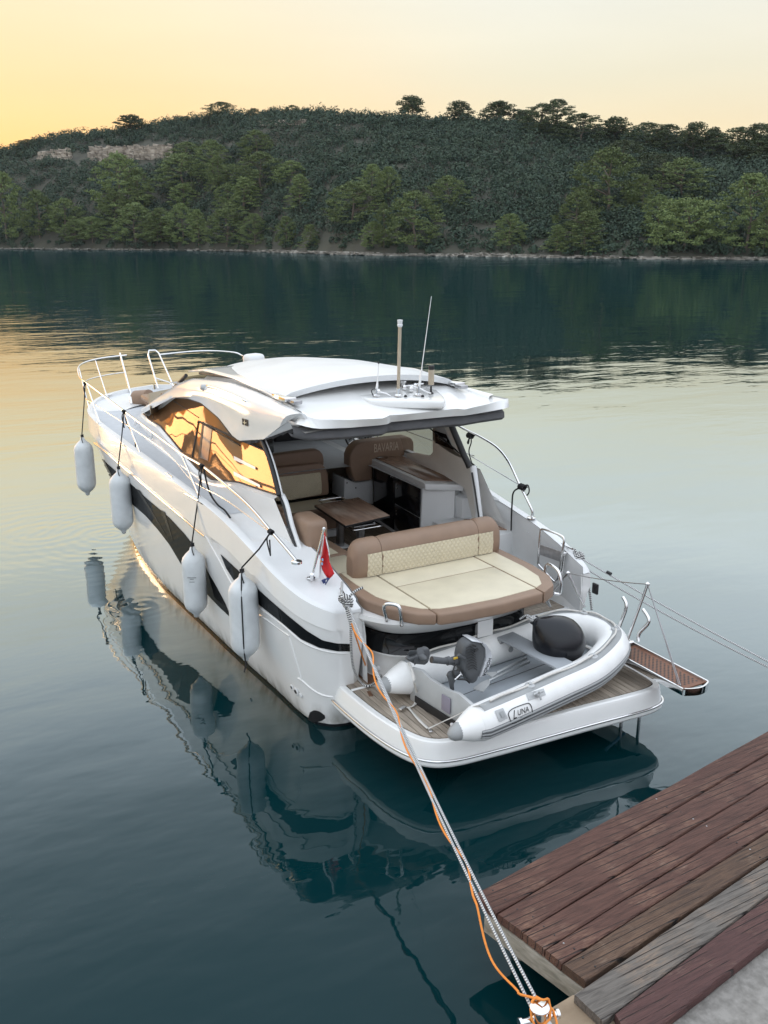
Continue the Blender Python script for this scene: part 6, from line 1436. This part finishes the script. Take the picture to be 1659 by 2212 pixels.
# oar holder and handle patch on the near tube, maker's badge
def surf(x_, y_): # pixel to near tube surface
    return cast(BTUBE, x_, y_, .004)
BTUBE = bvh([o for o in COL.objects if o.name == 'air_tube'][0])
def tpatch(name, l, mt, off=.006, m=6, n=8):
    a, b, c, d = l; U = resample([V((*a, 0)), V((*b, 0))], n); W = resample([V((*d, 0)), V((*c, 0))], n)
    rw = [[cast(BTUBE, *(U[i].lerp(W[i], j/(m-1))).to_2d(), off) for i in range(n)] for j in range(m)]; return loft(name, rw, mt, D_E, 60)
tpatch('rowlock_patch', Z4([(556, 1487), (655, 1458), (667, 1495), (572, 1526)]), M['ltgrey'], .006)
rk = cast(BTUBE, *Z4([(612, 1492)])[0], .02); rn = (rk-dl((rk-DO).dot(dx), -.55, tz)).normalized()
multi('rowlock', [lathe([(.03, -.01), (.028, .03), (.012, .035), (.012, .07)], 12, frame(rk, rn)), sweep([rk-dx*.07+rn*.03, rk+dx*.07+rn*.03], .012, 8), sweep([rk+rn*.03, rk+rn*.03+V((.02, -.03, -.07))], .012, 8)], M['ltgrey'], D_E)
tpatch('davit_patch', Z4([(384, 1583), (430, 1566), (456, 1622), (410, 1645)]), M['ltgrey'], .007); tpatch('davit_patch_fold', Z4([(408, 1590), (428, 1583), (440, 1612), (420, 1618)]), M['pvcgrey'], .016, 4, 4)
bo = Z4([(470, 1580), (500, 1562), (560, 1541), (575, 1542), (586, 1556), (592, 1590), (582, 1602), (500, 1645), (478, 1646), (466, 1620), (460, 1598)])
tube('badge_outline', catmull([cast(BTUBE, x, y, .006) for x, y in bo], 4, True), .0045, M['blackgloss'], D_E, 6, closed=True)
a, b = [cast(BTUBE, x, y, .0) for x, y in Z4([(478, 1610), (580, 1574)])]; c = cast(BTUBE, *Z4([(528, 1591)])[0], .008); nrm = (c-dl((c-DO).dot(dx), -.56, tz)).normalized()
xx = (b-a).normalized(); yv = nrm.cross(xx).normalized(); MT = Matrix.Translation(c) @ Matrix((xx, yv, xx.cross(yv))).transposed().to_4x4()
wln = (b-a).length
BP0, BPX, BPY = Z4([(528, 1592)])[0], V((98*.3906, -36*.3906)), V((-6*.3906, -62*.3906))
def wraptext(name, s, size, cxy, sx=1.0, sh=0):
    """lettering laid on the tube; unit = badge width / badge height"""
    o = text_mesh(name, s, size, Matrix.Identity(4), M['blackgloss'], D_E, .0, 1.0, sh)
    for v in o.data.vertices:
        x, y = v.co.x*sx+cxy[0], v.co.y+cxy[1]; p = (BP0[0]+BPX.x*x+BPY.x*y, BP0[1]+BPX.y*x+BPY.y*y); v.co = cast(BTUBE, p[0], p[1], .009)
    return o
wraptext('badge_lettering', 'UNA', .72, (.14, .08), .42); wraptext('badge_lettering', 'L', 1.05, (-.36, .02), .42, .25); wraptext('badge_underline', '~', 1.3, (.12, -.40), .75)
# straps
def strap(name, pts, w=.032, label='', n=6):
    P = catmull(pts, n); rw = []; 
    for i, p in enumerate(P):
        t = (P[min(i+1, len(P)-1)]-P[max(i-1, 0)]).normalized(); s_ = t.cross(V((0, 0, 1)))
        s_ = s_.normalized() if s_.length > .2 else V((1, 0, 0)); a = math.sin(i*.35)*.5; s_ = s_*math.cos(a)+V((0, 0, 1))*math.sin(a)*.4; rw.append([p-s_*w/2, p+s_*w/2])
    o = loft(name, rw, M['strap'], None, 60, thick=.003); thing(o, label, 'strap', 'white straps tying the dinghy down'); return o
def A0(x, y, z): 
    p = (702+.2278*x, 1377+.2278*y); return at(*p, z=z)
strap('lashing_strap', [A0(795, 235, 1.02), A0(830, 320, 1.0), A0(850, 430, .92), A0(872, 530, .72), A0(868, 600, .63), A0(830, 650, .625), A0(740, 665, .625)], label='white strap looped over the far tube end to a buckle on the teak')
strap('lashing_strap', [A0(790, 660, .625), A0(840, 720, .623), A0(910, 800, .625), A0(975, 860, .63)], label='short white strap lying flat on the teak to the deck eye')
strap('lashing_strap', [A0(980, 862, .63), A0(1100, 805, .70), A0(1250, 735, .82), A0(1400, 655, .98), A0(1520, 632, 1.07)], label='white strap rising from the deck eye to the near dinghy tube')
bk = A0(735, 668, .64); thing(box('strap_buckle', bk, (.10, .05, .02), M['steel'], None, .008, rz=.4), 'steel buckle of the long strap lying on the teak boards', 'buckle')
prism('deck_eye', [A0(x, y, .61) for x, y in ((965, 868), (1000, 868), (1025, 905), (990, 910))], (0, 0, .02), M['steel'], Y_, .004)
prism('platform_emblem', [A0(x, y, .606) for x, y in ((395, 512), (430, 508), (460, 555), (420, 560))], (0, 0, .003), M['teakred'], Y_, .0)
# oars
for i, (a, b) in enumerate((((395, 1375), (560, 1300)), ((400, 1408), (590, 1320)))):
    pass
def oar(pts, label):
    P = [at(*Z4([p])[0], z=z) for p, z in pts]; e = empty('oar', P[0], label, 'oar', 'aluminium oars on the dinghy floor')
    tube('oar_shaft', [P[1], P[2]], .019, M['steel2'] if False else mat('anodised_aluminium', (.55, .57, .58), .3, metal=.8), e, 10)
    d_ = (P[0]-P[1]).normalized(); s_ = d_.cross(V((0, 0, 1))).normalized()
    prism('oar_blade', [P[1]-s_*.02, P[1]+d_*.08-s_*.055, P[0]-s_*.07, P[0]+s_*.06, P[1]+d_*.08+s_*.045, P[1]+s_*.02], (0, 0, .012), M['ltgrey'], e, .004)
oar([((290, 1470), .80), ((352, 1415), .82), ((575, 1310), .80)], 'aluminium oar nearer the camera with its grey blade beside the motor')
oar([((350, 1385), .82), ((395, 1372), .82), ((560, 1290), .84)], 'aluminium oar on the far side of the dinghy floor, blade hidden')
# ------------------------------------------------------------------ black buoy in the bow
bc = at(1208, 1386, z=1.08); ed = (at(*Z4([(585, 1062)])[0], X=bc.x-.30)-bc).normalized()
e = empty('buoy', bc, 'big black teardrop buoy lying in the bow of the dinghy', 'buoy')
R = .295; pr = [(.002, -R), (R*.4, -R*.92), (R*.72, -R*.70), (R*.93, -R*.36), (R, 0), (R*.96, R*.30), (R*.80, R*.62), (R*.55, R*.92), (R*.30, R*1.15), (R*.19, R*1.28), (R*.20, R*1.38), (R*.14, R*1.42)]
pr = [(max(.002, p.x), p.y) for p in catmull([V((a, b, 0)) for a, b in pr], 3)]
multi('buoy_body', [lathe(pr, 32, frame(bc, ed))], M['buoy'], e, 70)
nk = bc+ed*R*1.40; multi('buoy_rope', [knot(nk, .012, None, 3, .06, .03), sweep(catmull([nk, nk+V((-.06, .04, .05)), nk+V((-.10, .12, -.02))], 5), .010, 6)], M['rope_w'], e)
M['motor'] = mat('dark_grey_motor_plastic', (.075, .08, .085), .4, vary=.15, vscale=12)
# ------------------------------------------------------------------ outboard motor, clamped on the dinghy transom and tilted up
oe = empty('outboard_motor', dl(.02, -.12, 1.0), 'small grey and silver outboard motor tilted up on the dinghy transom', 'outboard motor')
def oz(x, y, off): return at(702+.2278*x, 1377+.2278*y, X=None, Y=None, z=None) if False else None
YM = DO.y-.02     # the motor's upright plane crosses the transom about here
def om(x, y, dY=0): return at(702+.2278*x, 1377+.2278*y, Y=YM+dY)
hd = [om(x, y, -.10) for x, y in ((1385, 40), (1440, 36), (1500, 60), (1530, 110), (1525, 200), (1490, 300), (1450, 420), (1400, 450), (1350, 400), (1305, 300), (1300, 200), (1315, 130), (1340, 75))]
prism('motor_housing', hd, (0, .17, 0), M['motor'], oe, .045, 4)
cw = [om(x, y, -.115) for x, y in ((1395, 38), (1450, 34), (1530, 66), (1575, 130), (1588, 210), (1560, 300), (1510, 370), (1470, 385), (1500, 300), (1530, 200), (1525, 110), (1490, 62))]
prism('motor_cowl', cw, (0, .20, 0), M['silver'], oe, .035, 4)
for k in range(9):
    a = om(1335+k*3, 100+k*26, -.125); b = om(1420+k*3, 118+k*24, -.125); c = om(1378+k*3, 86+k*25, -.125)
    tube('cooling_fin', catmull([a, c, b], 3), .005, M['black'], oe, 5)
tube('cord_handle', [om(1400, 70, -.13), om(1430, 80, -.14)], .012, M['black'], oe, 8); tube('cord_handle', [om(1425, 130, -.13), om(1450, 105, -.13)], .012, M['black'], oe, 8)
a, b = om(1520, 345, -.13), om(1565, 225, -.13); text_mesh('cowl_lettering', 'HONDA', .058, textframe(b, a, (b-a).cross(V((0, -1, 0))), -.012) , M['blackgloss'], oe, .0015, .95)
leg = [om(1300, 215), om(1210, 225), om(1120, 222), om(1010, 210)]
tube('motor_leg', leg, [.055, .042, .034, .036], M['motor'], oe, 14)
for x, r_ in ((1285, .062), (1225, .05), (1168, .046)): multi('leg_collar', [lathe([(r_, -.02), (r_, .02)], 16, frame(om(x, 222), (1, 0, .05)))], M['motor'], oe)
box('yellow_label', om(1240, 196, -.05), (.05, .01, .02), mat('yellow_label', (.7, .45, .04), .6), oe)
prism('gear_case', [om(x, y, -.03) for x, y in ((1005, 160), (995, 110), (965, 98), (940, 120), (935, 170), (850, 175), (782, 205), (800, 228), (850, 255), (950, 266), (985, 240))], (0, .07, 0), M['motor'], oe, .022, 3)
multi('gear_bullet', [lathe([(.006, -.16), (.03, -.10), (.042, 0), (.036, .08), (.01, .12)], 16, frame(om(900, 180), (0, -1, .1)))], M['motor'], oe)
hub = om(868, 172, -.02)
for k in range(3):
    a = k*2*PI/3+.4; d_ = V((math.cos(a), 0.0, math.sin(a))); t_ = V((-math.sin(a), 0, math.cos(a)))
    prism('propeller_blade', [hub+d_*.015-t_*.02+V((0, -.02, 0)), hub+d_*.06-t_*.045+V((0, -.03, 0)), hub+d_*.105-t_*.01, hub+d_*.10+t_*.03+V((0, .02, 0)), hub+d_*.05+t_*.045+V((0, .03, 0)), hub+d_*.015+t_*.02+V((0, .02, 0))], (0, .006, 0), M['motor'], oe, .002)
prism('transom_clamp', [om(x, y, -.09) for x, y in ((1180, 335), (1235, 315), (1300, 330), (1290, 380), (1245, 400), (1225, 440), (1230, 500), (1208, 515), (1195, 480), (1185, 420), (1165, 370))], (0, .035, 0), M['motor'], oe, .008, 2)
prism('transom_clamp', [om(x, y, .06) for x, y in ((1180, 335), (1235, 315), (1300, 330), (1290, 380), (1245, 400), (1225, 440), (1230, 500), (1208, 515), (1195, 480), (1185, 420), (1165, 370))], (0, .035, 0), M['motor'], oe, .008, 2)
tube('swivel_shaft', [om(1265, 190), om(1290, 290), om(1260, 340)], .035, M['motor'], oe, 12); tube('tiller_handle', catmull([om(1320, 200, -.12), om(1275, 175, -.14), om(1262, 165, -.14)], 4), .02, M['motor'], oe, 10)
tube('fuel_hose', catmull([om(1235, 260, -.06), om(1215, 330, -.10), om(1250, 390, -.12), om(1330, 400, -.14), om(1370, 430, -.13)], 6), .010, M['black'], oe, 8)
multi('clamp_screw', [sweep([om(1230, 400, -.12), om(1290, 345, -.12)], .010, 8), sweep([om(1275, 325, -.12), om(1300, 360, -.12)], .008, 8)], M['steel'], oe)
tube('tether', catmull([om(1200, 520, -.06), om(1205, 600, -.1), om(1240, 650, -.1), om(1285, 668, -.1)], 5), .005, M['strap'], oe, 6)
# ------------------------------------------------------------------ mooring lines
def line(name, a, b, r_, mt, sag, label, wob=0, grp=None):
    n = 60; P = []
    for k in range(n+1): t = k/n; P.append(a.lerp(b, t)+V((wob*math.sin(t*19), 0, -sag*4*t*(1-t))))
    o = tube(name, P, r_, mt, None, 8); thing(o, label, 'mooring line', grp); return o, P
CL = at(746, 1299, z=1.69); BO = BOL+V((0, 0, .10)); BO.z = BOL.z+.10
l1, PL = line('mooring_line', CL+V((0, -.03, 0)), BO+V((-.03, .0, .02)), .0115, M['rope_w'], .10, 'thick white braided mooring line from the port stern cleat down to the bollard')
l2, PL2 = line('mooring_line', CL+V((.0, -.05, -.01)), BO+V((.02, .02, .06)), .0115, M['rope_w'], .11, 'second white mooring line running beside the first to the bollard top')
# orange line wound around the white one
P = []
n = 120
for k in range(n+1):
    t = .03+.93*k/n; i = min(int(t*60), 59); q = PL[i].lerp(PL[i+1], t*60-i); a = t*2*PI*5.5; w = .030+.012*math.sin(t*9)+(.03 if .80 < t < .94 else 0)*math.sin((t-.80)/.14*PI)
    P.append(q+V((w*math.cos(a) if t < .78 else -w*1.0, w*math.sin(a) if t < .78 else -w*.5, w*.4*math.sin(a+1)-(.12*math.sin((t-.80)/.16*PI) if t > .8 else 0))))
P = [at(780, 1384, X=-1.08), at(789, 1420, X=-1.10), at(791, 1442, X=-1.14)]+P[6:]+[BO+V((.03, 0, .12)), BO+V((.09, .02, .08)), BO+V((.05, -.05, .0)), BO+V((-.06, -.04, -.02)), BO+V((-.05, .03, .06)), BO+V((.02, .06, .10)), BO+V((.10, -.02, .02)), BO+V((.06, -.12, -.04))]
thing(tube('orange_rope', catmull(P, 2), .0085, M['orange'], None, 8), 'thin orange rope twisted round the white mooring line to the bollard', 'rope')
# black flecked spring hanging from the cleat with its knot
kn = [knot(CL+V((0, 0, .02)), .016, None, 4, .16, .045), knot(CL+V((0, -.04, .0)), .016, None, 3, .10, .05, axis='x')]
kn += [sweep(catmull([CL, at(738, 1290, z=1.85), CL+V((-.02, .03, .22))], 5), .014, 8), sweep(catmull([CL, CL+V((.12, .02, .08)), CL+V((.22, .0, .12))], 5), .014, 8)]
hang = [CL+V((0, -.02, 0)), at(757, 1340, X=-1.50), at(758, 1380, X=-1.50), at(760, 1420, X=-1.45), at(766, 1450, X=-1.38), at(780, 1474, X=-1.26), at(795, 1482, z=.64), at(812, 1473, z=.64), at(822, 1460, z=.64), at(815, 1448, z=.64), at(800, 1443, z=.64)]
kn += [sweep(catmull(hang, 8), .0145, 8), sweep(catmull([CL+V((-.02, -.02, 0)), at(752, 1330, X=-1.48), at(757, 1350, X=-1.50), at(760, 1362, X=-1.49)], 8), .0145, 8)]
kn = [(a, b, (c[0] if c else None)) if c else (a, b, [(0, v.z*1.0) for v in a]) for a, b, *c in kn]
o = multi('stern_rope', kn, M['rope_bw'], None); thing(o, 'black flecked rope knotted on the port stern cleat and hanging in a bight', 'rope')
SC = at(1250, 1203, X=1.98); E1 = at(1659, 1418, z=1.0); dd = (E1-SC); k_ = (.62-SC.z)/dd.z; END = SC+dd*k_
line('stern_line', SC, END, .011, M['rope_w'], .06, 'upper of the two white lines running from the starboard quarter to the dock', grp='two lines from the starboard quarter')
line('stern_line', at(1238, 1212, X=1.96), END+V((.03, 0, 0)), .011, M['rope_w'], .10, 'lower of the two white lines running from the starboard quarter to the dock', grp='two lines from the starboard quarter')
kn = [knot(SC+V((-.02, .02, 0)), .017, None, 4, .14, .05), knot(SC+V((.0, .0, .0)), .017, None, 3, .10, .055, axis='x'), sweep(catmull([SC, at(1240, 1185, X=1.95)], 4), .016, 8), sweep(catmull([SC, at(1262, 1225, X=2.03), at(1270, 1260, X=2.05), at(1275, 1290, X=2.05), at(1278, 1318, X=2.05)], 6), .015, 8)]
kn = [(a, b, c[0]) if c else (a, b, [(0, 0)]*len(a)) for a, b, *c in kn]
thing(multi('stern_rope', kn, M['rope_bw'], None), 'flecked rope knotted on the starboard quarter cleat, tail hanging to the water side', 'rope')
tube('rope_whipping', [SC.lerp(END, .10), SC.lerp(END, .115)], .02, M['black'], Y_, 8)
box('fairlead', at(*Z4([(942, 905)])[0], X=2.05), (.03, .10, .14), M['black'], Y_, .01)
thing(tube('coiled_line', catmull([at(1183, 1262, Y=1.5), at(1180, 1276, Y=1.45), at(1187, 1290, Y=1.42), at(1181, 1300, Y=1.4), at(1189, 1310, Y=1.4), at(1184, 1296, Y=1.38), at(1190, 1280, Y=1.42), at(1183, 1268, Y=1.46)], 6), .012, M['rope_w'], None, 8), 'small white line hung in a hank below the right-hand stern grab rail', 'rope')
# ------------------------------------------------------------------ small pieces become sub-parts of the part they sit on
def centre(o):
    if o.type != 'MESH' or not o.data.vertices: return V((0, 0, 0))
    b = [V(c) for c in o.bound_box]; return sum(b, V((0, 0, 0)))/8
def under(child, part, root):
    ps_ = [o for o in root.children if o.name.split('.')[0] == part]; cs2 = [o for o in root.children if o.name.split('.')[0] == child]
    if not ps_: return
    cen = [(p, centre(p)) for p in ps_]
    for c in cs2:
        k = centre(c); p = min(cen, key=lambda q: (q[1]-k).length)[0]; c.parent = p; c.matrix_parent_inverse = Matrix.Identity(4)
for ch, pt in (('window_frame', 'side_window'), ('window_mullion', 'side_window'), ('sliding_pane_edge', 'side_window'), ('sliding_pane', 'side_window'), ('vent_louvre', 'side_window'), ('vent_slot', 'side_window'),
               ('wheel_spoke', 'steering_wheel'), ('wheel_hub', 'steering_wheel'), ('latch', 'drawer_front'), ('aerial_tip', 'whip_aerial'), ('mast_light', 'mast_pole'), ('mast_foot', 'mast_pole'), ('stern_light_cap', 'stern_light'), ('stern_light_base', 'stern_light'),
               ('quilted_panel', 'backrest'), ('cream_panel', 'sunpad_cushion'), ('stanchion_foot', 'stanchion'), ('searchlight_lens', 'searchlight'), ('searchlight_foot', 'searchlight'), ('emblem_plate', 'roof_beam'), ('emblem_star', 'roof_beam'), ('window_facet', 'hull_window'),
               ('gate_panel', 'gate_frame'), ('hatch_button', 'shower_hatch'), ('seat_lettering', 'helm_backrest'), ('logo_panel', 'side_liner'), ('liner_opening', 'side_liner'), ('grating_holes', 'teak_grating'), ('bulkhead_switch', 'companion_bulkhead'), ('track_catch', 'sunroof_track'), ('track_bracket', 'sunroof_track')):
    under(ch, pt, Y_)
for ch, pt in (('badge_outline', 'air_tube'), ('badge_lettering', 'air_tube'), ('badge_underline', 'air_tube'), ('tube_end_cap', 'air_tube'), ('rubbing_strake', 'air_tube'), ('upper_strip', 'air_tube'), ('motor_pad', 'transom_board'), ('drain_plug', 'transom_board'), ('line_patch', 'air_tube'), ('davit_patch_fold', 'davit_patch'), ('thwart_fitting', 'thwart')):
    under(ch, pt, D_E)
for ch, pt in (('cowl_lettering', 'motor_cowl'), ('cooling_fin', 'motor_housing'), ('leg_collar', 'motor_leg'), ('propeller_blade', 'gear_case'), ('gear_bullet', 'gear_case')): under(ch, pt, oe)
for ch, pt in (('flag_crest', 'red_stripe'), ('staff_ball', 'flag_staff')): under(ch, pt, fe)
# ------------------------------------------------------------------ evening haze
bm = bmesh.new(); bmesh.ops.create_cube(bm, size=1); bmesh.ops.scale(bm, vec=(5400, 5400, 124), verts=bm.verts); bmesh.ops.translate(bm, vec=(0, 0, 58), verts=bm.verts)
hz_ = bpy.data.materials.new('evening_haze'); hz_.use_nodes = True; nt = hz_.node_tree; nt.nodes.remove(nt.nodes['Principled BSDF'])
pv = nt.nodes.new('ShaderNodeVolumePrincipled'); pv.inputs['Color'].default_value = (.86, .92, 1.0, 1); pv.inputs['Density'].default_value = HAZE; pv.inputs['Anisotropy'].default_value = .1
nt.links.new(pv.outputs[0], nt.nodes['Material Output'].inputs['Volume'])
if HAZE: obj('haze', bm_mesh('haze', bm, 0), hz_, None, kind='stuff', label='thin evening haze over the bay', category='haze')
